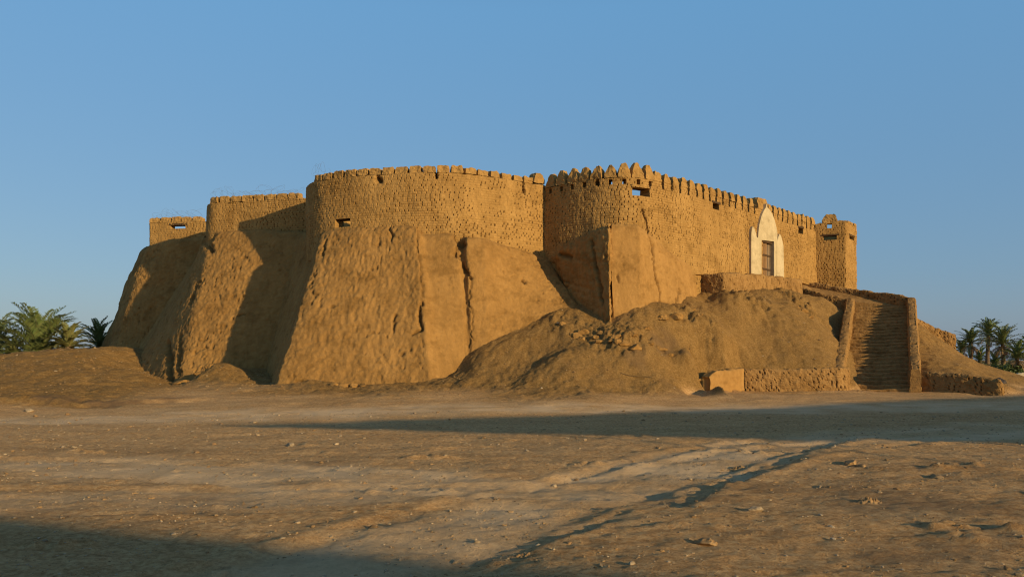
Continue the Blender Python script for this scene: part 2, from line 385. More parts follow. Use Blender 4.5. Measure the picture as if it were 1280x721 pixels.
def wall_sheet(name, path, ztop, zbot, thick, holes=(), seed=1, mat=None, cracks=(), batter=.02, pits=.5, dz=.027, wav=.05, lo=0):
    """double skin brick wall along a path, rectangular holes cut right through"""
    mat = mat or M['brick']
    n = len(path.u); rows = int((ztop-zbot)/dz)+1; zr = zbot+np.arange(rows)*dz; dzr = dz
    U, Z = np.meshgrid(path.u, zr, indexing='ij'); uf, zf = U.ravel(), Z.ravel()
    base = np.stack([np.repeat(path.p[:, 0], rows), np.repeat(path.p[:, 1], rows), zf], 1)
    N = np.stack([np.repeat(path.n[:, 0], rows), np.repeat(path.n[:, 1], rows)], 1)
    d, pm = brick_relief(uf, zf, seed, pits=pits)
    d = d+wav*fbm(base, (.45, .45, .45), 3, seed+20)+batter*(ztop-zf)
    d = d+.012*fbm(base, (1.8, 1.8, 1.2), 3, seed+22)
    for pl, w, dep in cracks:
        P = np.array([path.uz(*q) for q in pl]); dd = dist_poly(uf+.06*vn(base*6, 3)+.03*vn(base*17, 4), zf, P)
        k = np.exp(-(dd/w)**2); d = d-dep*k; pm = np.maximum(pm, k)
    out = base.copy(); out[:, :2] += N*d[:, None]
    inn = base.copy(); inn[:, :2] -= N*thick; inn[:, :2] += N*(.04*fbm(base, (2, 2, 2), 3, seed+30))[:, None]
    topj = .025*vn(np.stack([path.u*3.3, path.u*0, path.u*0+seed], 1), 8)+.02*vn(np.stack([path.u*9, path.u*0, path.u*0+seed], 1), 9)
    for A in (out, inn):
        A3 = A.reshape(n, rows, 3)
        for k in range(4): A3[:, rows-1-k, 2] += topj*(1-k/4)
    # round the arris
    out.reshape(n, rows, 3)[:, -1, :2] -= path.n*.05
    V = np.r_[out, inn]; off = n*rows
    uc = (path.u[:-1]+path.u[1:])/2; zc = zr[:-1]+dzr/2
    mask = np.zeros((n-1, rows-1), bool)
    for (u0, u1, z0, z1) in holes:
        mask |= ((uc[:, None] > u0) & (uc[:, None] < u1) & (zc[None] > z0) & (zc[None] < z1))
    idx = lambda i, j: i*rows+j
    I, J = np.where(~mask); a = idx(I, J)
    f1 = np.stack([a, a+rows, a+rows+1, a+1], 1); f2 = f1[:, ::-1]+off
    fl = [f1, f2]
    mp = np.pad(mask, 1, constant_values=True)
    def edge(ii, jj, v0, v1):
        if len(v0): fl.append(np.stack([v0, v1, v1+off, v0+off], 1))
    solid = ~mask
    i, j = np.where(solid & mp[:-2, 1:-1]); edge(i, j, idx(i, j+1), idx(i, j))
    i, j = np.where(solid & mp[2:, 1:-1]); edge(i, j, idx(i+1, j), idx(i+1, j+1))
    i, j = np.where(solid & mp[1:-1, :-2]); edge(i, j, idx(i, j), idx(i+1, j))
    i, j = np.where(solid & mp[1:-1, 2:]); edge(i, j, idx(i+1, j+1), idx(i, j+1))
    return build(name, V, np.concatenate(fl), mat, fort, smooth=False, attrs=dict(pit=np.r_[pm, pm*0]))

def merlon(path, u, w, h, t, z0, kind, seed, label=None):
    """one battlement: 'block' low with worn top, 'point' tall with a rounded point"""
    nx, ny, nz = 10, 6, 10
    fs = []; vs = []
    X = np.linspace(-1, 1, nx+1); Yv = np.linspace(-1, 1, ny+1); Z = np.linspace(0, 1, nz+1)
    idm = {}
    def vid(i, j, k):
        if (i, j, k) not in idm: idm[(i, j, k)] = len(vs); vs.append((X[i], Yv[j], Z[k]))
        return idm[(i, j, k)]
    for i in range(nx):
        for k in range(nz):
            fs.append((vid(i, 0, k), vid(i+1, 0, k), vid(i+1, 0, k+1), vid(i, 0, k+1)))
            fs.append((vid(i+1, ny, k), vid(i, ny, k), vid(i, ny, k+1), vid(i+1, ny, k+1)))
    for j in range(ny):
        for k in range(nz):
            fs.append((vid(0, j+1, k), vid(0, j, k), vid(0, j, k+1), vid(0, j+1, k+1)))
            fs.append((vid(nx, j, k), vid(nx, j+1, k), vid(nx, j+1, k+1), vid(nx, j, k+1)))
    for i in range(nx):
        for j in range(ny): fs.append((vid(i, j, nz), vid(i+1, j, nz), vid(i+1, j+1, nz), vid(i, j+1, nz)))
    v = np.array(vs); z = v[:, 2]
    if kind == 'point': prof = np.clip(1-z**1.9*.76, .1, 1); v[:, 1] *= (1-.45*z**2)
    elif kind == 'dome': prof = np.clip(1-z**3*.55, .1, 1); v[:, 1] *= (1-.3*z**3)
    else: prof = 1-.07*z-.10*z**6; v[:, 1] *= (1-.08*z-.08*z**6)
    x = v[:, 0]*prof*w/2; y = v[:, 1]*t/2; zz = z*h
    lean = (h1(np.array([seed]), 77)[0]-.5)*.06
    x = x+lean*zz
    c = path.xy(u); nn = path.nrm(u); tt = np.array([-nn[1], nn[0]])
    c = c-nn*(t/2+.015)
    W = np.stack([c[0]+tt[0]*x-nn[0]*y*-1*-1, c[1]+tt[1]*x-nn[1]*y, z0+zz], 1)
    W[:, 0] = c[0]+tt[0]*x-nn[0]*y
    q = W
    dz_ = np.stack([vn(q*5+seed, 1), vn(q*5+seed, 2), vn(q*5+seed, 3)*z], 1)*.035+np.stack([vn(q*13, 4), vn(q*13, 5), vn(q*13, 6)*z], 1)*.022
    o = build('merlon', W+dz_, [f[::-1] for f in fs], M['brick'], fort, smooth=False)
    return o

def lintel(path, u0, u1, z, thick=.1, d=.45):
    c0, c1 = path.xy(u0-.08), path.xy(u1+.08); n = path.nrm((u0+u1)/2)
    o_ = .01
    pts = []
    for zz in (z, z+thick):
        for (c, k) in ((c0, .02), (c1, .02), (c1, -d), (c0, -d)): pts.append((c[0]+n[0]*k, c[1]+n[1]*k, zz))
    V = np.array(pts)+rng.normal(0, .008, (8, 3))
    build('window_lintel', V, [(0, 3, 2, 1), (4, 5, 6, 7), (0, 1, 5, 4), (1, 2, 6, 5), (2, 3, 7, 6), (3, 0, 4, 7)], M['darkwood'], fort, smooth=False)
def hole_px(path, px0, py0, px1, py1):
    u0, z1 = path.uz(px0, py0); u1, z0 = path.uz(px1, py1); z1_ = EYE+(HOR-py0)/F*path.xy((u0+u1)/2)[1]; z0_ = EYE+(HOR-py1)/F*path.xy((u0+u1)/2)[1]
    return (min(u0, u1), max(u0, u1), z0_, z1_)

# -- upper walls, left to right
W1 = Path([(-21.7, 56), (-21.7, 50), (-21.7, 47.75), (-18.3, 47.2), (-16.8, 47)], sigma=.1)
W2 = Path([(-15.4, 48), (-16.1, 44), (-16.3, 42.6), (-15.8, 41.8), (-15.0, 41.55), (-13.6, 41.2), (-10.9, 40.5), (-9.2, 40.1)], sigma=.25)
W3 = Path([(-8.4, 41.5), (-9.7, 39.6), (-9.85, 38.2), (-9.45, 37.1), (-8.6, 36.3), (-6.7, 35.5), (-4.5, 35.0), (-2.9, 34.85), (-2.0, 35.0), (0, 36.3), (1.55, 37.5), (2.1, 37.95)], sigma=.45)
W4 = Path([(1.2, 38.0), (1.5, 37.4), (2.6, 36.35), (3.7, 35.45), (4.7, 35.05), (5.6, 35.2), (6.7, 36.0), (8.4, 37.55), (18.2, 47.8), (18.6, 48.25)], sigma=.4)
W5 = Path([(17.6, 48.9), (18.05, 47.75), (19.68, 47.15), (21.12, 48.95), (20.2, 52), (17.5, 52.2)], sigma=.05)

h1_ = hole_px(W1, 213, 281.5, 232, 286)
wall_sheet('brick_wall', W1, 9.8, 7.2, .5, [h1_], 11, batter=.0, wav=.04)
lintel(W1, h1_[0], h1_[1], h1_[3])
wall_sheet('brick_wall', W2, 9.8, 7.0, .5, (), 12)
h3 = hole_px(W3, 420, 273.5, 438, 284)
wall_sheet('brick_wall', W3, 9.8, 6.2, .6, [h3], 13, cracks=[([(543, 209), (546, 222)], .05, .3), ([(655, 222), (656, 243)], .04, .2), ([(471, 222), (475, 226)], .1, .3)])
lintel(W3, h3[0], h3[1], h3[3])

h4a = hole_px(W4, 790, 234.5, 812, 245); h4b = hole_px(W4, 891, 254.5, 899, 262); h4c = hole_px(W4, 998, 285, 1004, 292)
door_h = hole_px(W4, 952, 300, 967.5, 346)
# battlement positions along the right-hand wall
uA = W4.u_at(684); uB = W4.u_at(941); uC = W4.u_at(963); uD = W4.u_at(1019)
WT = 9.66
mer4 = []; slots = []
u = uA+.05; k = 0
while u < uB:
    onround = W4.xy(u)[0] < 6.3
    sp = .645+(.05*(h1(np.array([k]), 3)[0]-.5))
    mer4.append((u, onround)); 
    if onround: slots.append((u+.03, u+.22, WT-.34, WT-.08))
    else: slots.append((u+.22, u+.36, WT-.36, WT+.2))
    u += sp; k += 1
u = uC
while u < uD: mer4.append((u, False)); slots.append((u+.22, u+.36, WT-.36, WT+.2)); u += .62
wall_sheet('brick_wall', W4, WT, 4.6, .6, [h4a, h4b, h4c, door_h]+slots, 14,
           cracks=[([(803, 262), (808, 280), (811, 295), (816, 305), (817, 330), (822, 350), (826, 378)], .035, .16), ([(747, 212), (747, 232)], .035, .15)], pits=.45)
for hh in (h4a, h4b, h4c): lintel(W4, hh[0], hh[1], hh[3])
h5a = hole_px(W5, 1029.5, 294.5, 1046, 300); h5b = hole_px(W5, 1062, 295, 1068, 300); h5c = hole_px(W5, 1034, 279.5, 1040, 285)
wall_sheet('brick_wall', W5, 9.75, 4.4, .4, [h5a, h5b, h5c], 15, batter=.0, wav=.03, pits=.7)
lintel(W5, h5a[0], h5a[1], h5a[3], .08); lintel(W5, h5b[0], h5b[1], h5b[3], .06)
# rear walls closing the enclosure
WR = Path([(-21.7, 56), (-20, 72), (-4, 78), (14, 74), (20.2, 62), (20.2, 52)], step=.3, sigma=.5)
def plain_ring(name, path, z0, z1, th, seed):
    n = len(path.u); zr = np.linspace(z0, z1, 24)
    base = np.stack([np.repeat(path.p[:, 0], 24), np.repeat(path.p[:, 1], 24), np.tile(zr, n)], 1)
    N = np.repeat(path.n, 24, 0); o_ = base.copy(); o_[:, :2] -= N*th; base[:, :2] += N*.1*fbm(base, (.5, .5, .5), 3, seed)[:, None]
    f = grid_faces(n, 24); i = np.arange(n-1)*24+23
    cap = np.stack([i, i+24, i+24+n*24, i+n*24], 1)
    return build(name, np.r_[base, o_], np.r_[f, f[:, ::-1]+n*24, cap], M['brick'], fort, attrs=dict(pit=np.zeros(2*n*24)))
# traversed clockwise seen from above here, so the skin faces outward on the far side
plain_ring('brick_wall', WR, 0, 9.9, .6, 5)
# courtyard floor and core
fl = [(-21.4, 47.9), (-16.5, 47.5), (-15.8, 42.3), (-10, 40.8), (-9.3, 38), (-6.7, 35.9), (-2.5, 35.2), (1.4, 37.9), (3.2, 35.2), (4.6, 34.7), (8.2, 37.4), (18, 48.2), (20, 49.5), (20, 62), (14, 73.8), (-4, 77.8), (-19.8, 72)]
build('courtyard_floor', [(x, y, 6.05) for x, y in fl], [tuple(range(len(fl)))], M['plaster'], fort, smooth=False, attrs=dict(pit=np.zeros(len(fl))))

# -- merlons
sd = 0
for P_, a, b_ in ((W1, 187, 252), (W2, 262, 374), (W3, 392, 668)):
    ua = P_.u_at(a); ub = P_.u_at(b_); n = int(round((ub-ua)/.64)); st = (ub-ua)/n
    for k in range(n):
        sd += 1; r = h1(np.array([sd]), 5)[0]
        hh_ = .29+.05*r if P_.xy(ua+st*k)[0] < -2.2 else .22+.08*r
        merlon(P_, ua+st*(k+.5), st-.07-.05*r, hh_, .45, 9.78, 'block', sd)
merlon(W3, W3.u_at(675), .62, .5, .5, 9.84, 'dome', 900)
for (u, rnd) in mer4:
    sd += 1; r = h1(np.array([sd]), 6)[0]
    if rnd: merlon(W4, u+.12, .555,   .56+.16*r, .45, WT-.03, 'point', sd)
    else: merlon(W4, u, .46, .40+.06*r, .5, WT-.03, 'dome', sd)
merlon(W4, W4.u_at(954), 1.15, .62, .6, WT-.02, 'block', 990)
for k, uu in enumerate((.25, .75, 1.3)):
    merlon(W5, W5.u_at(1058)+.25+uu*1.2, .5, .18, .4, 9.72, 'block', 950+k)
merlon(W5, W5.u_at(1037), .85, .52, .4, 9.73, 'dome', 970)
merlon(W5, W5.u_at(1050), .8, .1, .4, 9.73, 'block', 971)

# -- battered buttresses: a loft between a top line and a foot line, eroded
def buttress(name, cols, seed, mat, rough=1., big=.07, gul=.0, cracks=(), sig=.18, cur=0.07, smoothx=None, step=.048):
    top = np.array([at(c[0], c[1], c[2]) for c in cols]); bot = np.array([at(c[3], c[4], c[5]) for c in cols])
    midd = (top+bot)/2
    both = np.c_[midd[:, :2], top, bot]
    s, u = resample(both, step, sig); n = len(s)
    T, B = s[:, 2:5], s[:, 5:8]
    B = B+(B-T)*.22                       # carry the foot on below the sand
    H = np.linalg.norm(B-T, axis=1).mean(); m = int(H/step)
    v = np.linspace(0, 1, m)
    prof = v[None, :, None]
    # slight concave flare near the foot, crest rounded back
    Pm = T[:, None]*(1-prof)+B[:, None]*prof
    out = plan_normals(midd if False else s[:, :2])
    crest = .16*np.exp(-v*H/.12)
    hz = (T[:, None, 2]*(1-v[None])+B[:, None, 2]*v[None])
    Pm[..., :2] -= out[:, None]*crest[None, :, None]
    Pm[..., :2] += out[:, None]*(cur*4*v*(1-v)*-1)[None, :, None]*1.0
    ledge = []
    for k in (5, 4, 3, 2, 1):
        L = Pm[:, 0].copy(); L[:, :2] += np.array([.2, .98])*(.24*k); L[:, 2] += .02*k; ledge.append(L)
    Pm = np.concatenate([np.stack(ledge, 1), Pm], 1)
    N = grid_normals(Pm); 
    fl_ = np.sign((N[..., :2]*out[:, None]).sum(-1).mean()); N = N*fl_
    q = Pm.reshape(-1, 3)
    uu = np.repeat(u, Pm.shape[1])
    rl = rough
    if smoothx is not None:
        pxs = 640+F*q[:, 0]/q[:, 1]; rl = np.full(len(q), rough)
        for (a, b_, k) in smoothx: rl = np.where((pxs > a) & (pxs < b_), k, rl)
        rl = rl.reshape(n, -1)
        ker = np.ones(9)/9; rl = np.apply_along_axis(lambda r: np.convolve(np.pad(r, 4, 'edge'), ker, 'valid'), 0, rl).ravel()
    d = big*fbm(q, (.3, .3, .3), 3, seed)+rl*(.022*fbm(q, (.9, .9, .4), 3, seed+5)+.012*fbm(q, (4, 4, 1.2), 3, seed+10)+.020*fbm(q, (9, 9, 3.0), 3, seed+15, .7)+.020*fbm(q, (11, 11, 9), 2, seed+17)+.05*ss(.45, .95, fbm(q, (.8, .8, .6), 3, seed+18))*fbm(q, (5, 5, 3.5), 4, seed+19, .65)-.03*np.clip(1-np.abs(vn(q*np.array([.3, .3, 1.1])+vn(q*1.3, 7)[:, None]*.12, seed+26))*14, 0, 1))
    d = d-rl*gul*np.clip(1-np.abs(fbm(q, (1.6, 1.6, .35), 3, seed+25))*6, 0, 1)     # rain gullies
    pn = vn(q*np.array([8, 8, 5.5]), seed+31)+.45*vn(q*np.array([.9, .9, .5]), seed+33)
    pit = ss(.80, .98, pn)*np.clip(rl, .35, 1); d = d-pit*.07; pit = pit*.6
    lift = np.where(h2(np.floor(uu/.22), np.floor(q[:, 2]/.13), seed) > .90, 1., 0.)*rl*.02; d = d-lift
    pxs = 640+F*q[:, 0]/q[:, 1]; pys = HOR-F*(q[:, 2]-EYE)/q[:, 1]; sc_ = F/q[:, 1]
    wob = .08*vn(q*3, 41)+.05*vn(q*9, 42)
    for pl, w, dep in cracks:
        dd = dist_poly(pxs/sc_+wob, pys/sc_, np.array(pl)/np.mean(sc_))
        # distances taken on the face itself, in metres
        dd = dist_poly(pxs+wob*sc_, pys, np.array(pl, float))/sc_
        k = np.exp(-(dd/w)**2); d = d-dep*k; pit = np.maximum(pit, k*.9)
    q = q+N.reshape(-1, 3)*d[:, None]
    f = grid_faces(n, Pm.shape[1])
    if fl_ < 0: f = f[:, ::-1]
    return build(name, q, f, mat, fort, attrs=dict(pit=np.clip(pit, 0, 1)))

buttress('earth_buttress', [(184, 316, 55, 128, 436, 56), (180, 312, 48.6, 131, 434, 47.2), (187, 304, 47.5, 137, 438, 46.2), (215, 300, 46.9, 158, 446, 45.3), (256, 298, 46.7, 195, 455, 45)], 100, M['pise'], 1.1, big=.34)
buttress('earth_buttress', [(258, 302, 47, 165, 445, 44.6), (256, 298, 44, 176, 462, 41), (255, 292, 42.7, 193, 474, 39.2), (259, 290, 42.3, 206, 478, 38.2), (265, 288, 41.6, 221, 482, 37.3),
          (320, 287, 40.7, 280, 480, 37.0), (365, 288, 40.1, 330, 478, 37.2), (392, 288, 39.8, 360, 475, 37.4)], 110, M['pise'], 1.1,
          cracks=[([(264, 292), (258, 303), (262, 312)], .16, .35), ([(250, 352), (238, 380)], .06, .12), ([(226, 420), (222, 470)], .08, .15), ([(210, 430), (212, 476)], .14, .3)])
buttress('earth_buttress', [(362, 292, 40.6, 316, 472, 39.8), (399, 289, 37.4, 339, 480, 34.6), (403, 288, 35.7, 345, 481, 32.55), (414, 286, 35.45, 360, 480, 32.45), (450, 284, 34.95, 430, 479, 32.25), (495, 282, 34.7, 500, 479, 32.0), (521, 283, 34.4, 538, 478, 31.8),
          (529, 292, 34.6, 556, 476, 32.2), (573, 291, 34.5, 584, 465, 32.9), (577, 296, 34.9, 587, 463, 32.9), (582, 296, 34.45, 591, 463, 32.88), (605, 297, 34.7, 612, 455, 33.0), (625, 303, 35.3, 640, 440, 33.5), (660, 312, 36.4, 690, 401, 34.5),
          (685, 322, 37.2, 716, 374, 35.3), (694, 325, 38.0, 726, 372, 36.6)], 122, M['pise'], 1.0, sig=.06,
          cracks=[([(522, 290), (525, 330), (530, 370)], .07, .10), ([(526, 378), (524, 400), (528, 412), (515, 418)], .05, .18), ([(494, 395), (492, 415)], .05, .14), ([(576, 292), (573, 312), (580, 335), (587, 348)], .05, .20), ([(587, 348), (588, 370), (590, 400), (590, 425)], .028, .07),
                  ([(571, 296), (577, 306), (571, 318)], .13, .3), ([(586, 425), (587, 455)], .03, .05), ([(487, 284), (488, 300)], .05, .15), ([(654, 350), (656, 352)], .07, .25), ([(676, 402), (678, 414)], .04, .15), ([(408, 300), (403, 318)], .05, .15)],
          smoothx=[(531, 583, .42), (583, 720, .6)])
buttress('earth_buttress', [(683, 322, 37.3, 704, 384, 36.9), (694, 312, 36.2, 713, 392, 35.7), (735, 289, 34.8, 743, 402, 34.2), (761.5, 280, 34.0, 763, 409, 33.3), (765, 280, 34.3, 766, 409, 33.7)], 135, M['pise'], 1.6, sig=.05,
          cracks=[([(697, 317), (712, 321)], .1, .2), ([(740, 300), (748, 340), (752, 380)], .08, .14)])
buttress('plaster_buttress', [(757, 284, 35.0, 758, 405, 34.6), (762.5, 280, 34.25, 764, 405, 33.5), (800, 280, 34.4, 802, 391, 33.9), (825, 300, 35.3, 828, 385, 34.9), (842, 316, 36.3, 848, 380, 35.7), (869, 333, 37.9, 871, 377, 37.3), (880, 340, 39.2, 880, 374, 39)], 146, M['plaster'], .42, big=.05, gul=0, sig=.07, step=.04,
          cracks=[([(803, 272), (808, 288), (816, 305), (817, 330), (822, 350), (826, 378)], .035, .16), ([(846, 380), (850, 362)], .05, .1), ([(773, 345), (774, 352)], .05, .1)])

# -- cream gateway on the long wall
def uzp(px, py):
    u = W4.u_at(px); return u, EYE+(HOR-py)/F*W4.xy(u)[1]
def wp(u, z, k):
    c = W4.xy(u); n = W4.nrm(W4.u_at(959)); return (c[0]+n[0]*k, c[1]+n[1]*k, z)
def relief(name, outline, inner_k, outer_k, mat, parent):
    pts = []
    for (px_, py_) in outline:      # where the sight line meets the proud face of the gate
        c_ = W4.p[:, :2]+W4.nrm(W4.u_at(959))*outer_k; pp_ = 640+F*c_[:, 0]/c_[:, 1]; ok_ = (W4.u > W4.L*.45)
        u_ = float(np.interp(px_, pp_[ok_], W4.u[ok_])); pts.append((u_, EYE+(HOR-py_)/F*(W4.xy(u_)[1]+W4.nrm(W4.u_at(959))[1]*outer_k)))
    n = len(pts)
    V = [wp(u, z, outer_k) for u, z in pts]+[wp(u, z, inner_k) for u, z in pts]
    from mathutils.geometry import tessellate_polygon
    tr_ = tessellate_polygon([[Vector((u, z, 0)) for u, z in pts]])
    f = [tuple(t) for t in tr_]+[(i, (i+1) % n, (i+1) % n+n, i+n) for i in range(n)]
    o = build(name, V, f, mat, parent, smooth=False)
    bmx = __import__('bmesh').new(); bmx.from_mesh(o.data); __import__('bmesh').ops.recalc_face_normals(bmx, faces=bmx.faces); bmx.to_mesh(o.data); bmx.free()
    return o
gate = bpy.data.objects.new('gateway', None); COL.objects.link(gate); gate.parent = fort
gate.location = Vector(wp(W4.u_at(959), 6.1, 0))-Vector(fort.location)
out_c = [(950.2, 344.5), (950.2, 300), (967.8, 302), (967.8, 346.5), (971.6, 347), (971.6, 300.5), (971.8, 291), (970.6, 284), (968.6, 276), (965.4, 267.5), (962, 262), (959.3, 259.5), (958.3, 254.5), (957.2, 259.6), (954.5, 264), (951.6, 271), (949.2, 281), (948, 291), (947.6, 300), (947.5, 344)]
# arch panel with the doorway cut out of its foot
relief('gate_arch', [(950.2, 344.4), (952, 344.6), (952, 300), (967.5, 301.8), (967.5, 346.6), (971.4, 347.2)]+out_c[6:], -.1, .15, M['white'], gate)
relief('gate_pilaster', [(939.0, 341.5), (939.2, 292), (939.8, 286.5), (941.0, 282.8), (943.0, 285.5), (945.2, 292), (945.8, 296), (948.3, 298), (950.4, 344.2)], -.1, .16, M['white'], gate)
relief('gate_pilaster', [(970.9, 347.2), (971.2, 302), (972.3, 299), (973.2, 295.5), (974.6, 292.3), (976.2, 294.5), (977.5, 299), (979.4, 307), (980.2, 348.6)], -.1, .16, M['white'], gate)
# timber double door set back in the opening
zd0, zd1 = door_h[2], door_h[3]; ud0, ud1 = door_h[0], door_h[1]
def slab(name, u0, u1, z0, z1, k0, k1, mat, parent):
    V = [wp(u0, z0, k1), wp(u1, z0, k1), wp(u1, z1, k1), wp(u0, z1, k1), wp(u0, z0, k0), wp(u1, z0, k0), wp(u1, z1, k0), wp(u0, z1, k0)]
    return build(name, V, [(0, 1, 2, 3), (5, 4, 7, 6), (4, 0, 3, 7), (1, 5, 6, 2), (3, 2, 6, 7), (4, 5, 1, 0)], mat, parent, smooth=False)
um = ud0+(ud1-ud0)*.42
for nm, a, b_, mt, kk in (('door', ud0+.03, um, M['wood'], -.04), ('door', um+.02, ud1-.0, M['oldwood'], -.09)):
    n_pl = 3 if a < um-.1 else 4; w_ = (b_-a)/n_pl
    V = []; f = []
    for k in range(n_pl):
        dk = .012*((k*7) % 3)
        P8 = [wp(a+w_*k+.006, zd0+.02, kk+dk), wp(a+w_*(k+1)-.006, zd0+.02, kk+dk), wp(a+w_*(k+1)-.006, zd1-.22, kk+dk), wp(a+w_*k+.006, zd1-.22, kk+dk), wp(a+w_*k+.006, zd0+.02, kk-.05), wp(a+w_*(k+1)-.006, zd0+.02, kk-.05), wp(a+w_*(k+1)-.006, zd1-.22, kk-.05), wp(a+w_*k+.006, zd1-.22, kk-.05)]
        o8 = len(V); V += P8; f += [tuple(o8+i for i in q) for q in ((0, 1, 2, 3), (5, 4, 7, 6), (4, 0, 3, 7), (1, 5, 6, 2), (3, 2, 6, 7), (4, 5, 1, 0))]
    dr = build('door', V, f, mt, gate, smooth=False)
    for zz in (zd0+.35, zd0+1.1):
        slab('door_batten', a+.03, b_-.03, zz, zz+.09, kk+.026, kk+.05, M['darkwood'], dr)
slab('door_lintel', ud0-.1, ud1+.1, zd1-.20, zd1+.03, -.3, .06, M['darkwood'], gate)
slab('threshold', ud0, ud1, zd0-.12, zd0+.02, -.5, .1, M['plaster'], gate)

# ============================================================ free-standing low walls
def ribbon(name, pts, thick, seed, mat, parent=None, step=.05, sigma=.08, rough=1., brick=True, embed=.5, capmat=None):
    """pts: x, y, z_foot, z_top of the near face line; the wall stands behind it"""
    s, u = resample(np.array(pts, float), step, sigma); n = len(s); N = plan_normals(s)
    H = (s[:, 3]-s[:, 2]+embed); m = max(6, int(H.max()/step)); v = np.linspace(0, 1, m)
    mt = max(4, int(thick/.06)); w = np.linspace(0, 1, mt+1)[1:-1]
    rows = []; kinds = []
    topj = .045*vn(np.stack([u*2.2, u*0, u*0+seed], 1), 8)+.02*vn(np.stack([u*7, u*0, u*0+seed], 1), 9)
    zf = s[:, 2]-embed; ztp = s[:, 3]+topj
    for vv in v:
        r = np.c_[s[:, :2], zf+(ztp-zf)*vv]; k = .05*np.exp(-(1-vv)*H/.07); r[:, :2] -= N*k[:, None]; r[:, 2] -= 0; rows.append(r); kinds.append(1)
    for ww in w:
        r = np.c_[s[:, :2]-N*(.10+(thick-.2)*ww)[..., None] if False else s[:, :2]-N*(.05+(thick-.1)*ww), ztp+.02*math.sin(math.pi*ww)]; rows.append(r); kinds.append(0)
    for vv in v[::-1]:
        r = np.c_[s[:, :2]-N*thick, zf+(ztp-zf)*vv]; k = .05*np.exp(-(1-vv)*H/.07); r[:, :2] += N*k[:, None]; rows.append(r); kinds.append(-1)
    G = np.stack(rows, 1); R = G.shape[1]
    nn = np.zeros_like(G)
    for j, k in enumerate(kinds):
        if k == 0: nn[:, j, 2] = 1
        else: nn[:, j, :2] = N*k
    q = G.reshape(-1, 3); uu = np.repeat(u, R)
    d = rough*(.035*fbm(q, (1.2, 1.2, 1.2), 3, seed)+.02*fbm(q, (5, 5, 5), 3, seed+3))
    pm = np.zeros(len(q))
    if brick:
        db, pm = brick_relief(uu, q[:, 2]+.02*fbm(q, (2, 2, 2), 2, 6), seed+7, ch=.105, bl=.19, pits=.5); d = d+db*1.0
    # free ends weathered
    q = q+nn.reshape(-1, 3)*d[:, None]
    q = q+.014*np.stack([vn(q*9, 1), vn(q*9, 2), vn(q*9, 3)], 1)
    f = grid_faces(n, R)[:, ::-1]
    # end caps: strips between near and far skin
    caps = []
    for i in (0, n-1):
        for j in range(R//2-1):
            a, b_ = i*R+j, i*R+R-1-j
            qd = (a, a+1, b_-1, b_); caps.append(qd if i == 0 else qd[::-1])
    f = np.r_[f, np.array(caps)]
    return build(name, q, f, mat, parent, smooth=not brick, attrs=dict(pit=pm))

# terrace in front of the gate
tw = [(*at(867, 372, 38.3)[:2], 4.2, 5.62), (*at(888, 370, 37.75)[:2], 4.3, 5.66), (*at(905, 368, 37.3)[:2], 4.3, 5.70), (*at(950, 365, 40.0)[:2], 4.4, 5.86), (*at(985, 360, 42.4)[:2], 4.5, 5.95), (*at(1003, 358, 43.8)[:2], 4.6, 6.0)]
terr = empty('gate_terrace', (11.5, 41, 4.5), 'raised brick faced terrace landing below the cream gateway', 'terrace')
ribbon('retaining_wall', tw, .45, 31, M['wallrub'], terr, brick=True, embed=.8)
tp = [(8.9, 38.1, 5.6), (10.05, 37.75, 5.62), (13.1, 41.3, 5.8), (15.9, 44.3, 5.95), (16.9, 45.9, 5.95), (17.9, 47.4, 5.95), (12.6, 41.8, 5.85), (8.5, 37.4, 5.62)]
build('paving', tp, [tuple(range(len(tp)))], M['plaster'], terr, smooth=False, attrs=dict(pit=np.zeros(len(tp))))

# stairway
stair = empty('stairway', (15.3, 33.5, 0), 'worn mud brick stairway climbing from the plaza between two parapet walls', 'stairway')
S0 = np.array([15.25, 33.45]); S1 = np.array([19.5, 42.3]); LEN = np.linalg.norm(S1-S0); D = (S1-S0)/LEN; Rr = np.array([D[1], -D[0]])
zs0, zs1 = .26, 4.42; NS = 25; hw = 1.24
ts, zsr = [], []
run = LEN/NS; rise = (zs1-zs0)/NS
for k in range(NS):
    t0 = k*run; z0 = zs0+k*rise; jj = (h1(np.array([k]), 2)[0]-.5)*.06
    for vv in (0, .35, .75, 1): ts.append(t0+jj+(.03 if vv == 1 else 0)); zsr.append(z0+rise*vv)
    for vv in (.2, .55, .85): ts.append(t0+run*vv); zsr.append(z0+rise-.015*vv)
for vv in (.0, .5, 1., 1.6): ts.append(LEN+vv); zsr.append(zs1)
ts = np.array(ts); zsr = np.array(zsr); ws = np.linspace(-hw-.1, hw+.1, 56)
G = np.zeros((len(ws), len(ts), 3))
G[..., 0] = S0[0]+D[0]*ts[None]+Rr[0]*ws[:, None]; G[..., 1] = S0[1]+D[1]*ts[None]+Rr[1]*ws[:, None]; G[..., 2] = zsr[None]
q = G.reshape(-1, 3); wv = np.repeat(ws, len(ts))
dd = .03*fbm(q, (1.5, 1.5, 4), 3, 21)+.02*fbm(q, (5, 5, 5), 3, 22)
q = q+np.stack([D[0]*dd, D[1]*dd, dd*.7-.05*np.exp(-(wv/.6)**2)], 1)
build('steps', q, grid_faces(len(ws), len(ts)), M['wallrub'], stair, smooth=False, attrs=dict(pit=ss(.2, .9, fbm(q, (6, 6, 6), 2, 24))*.5))
def sp(t, w): return S0+D*t+Rr*w
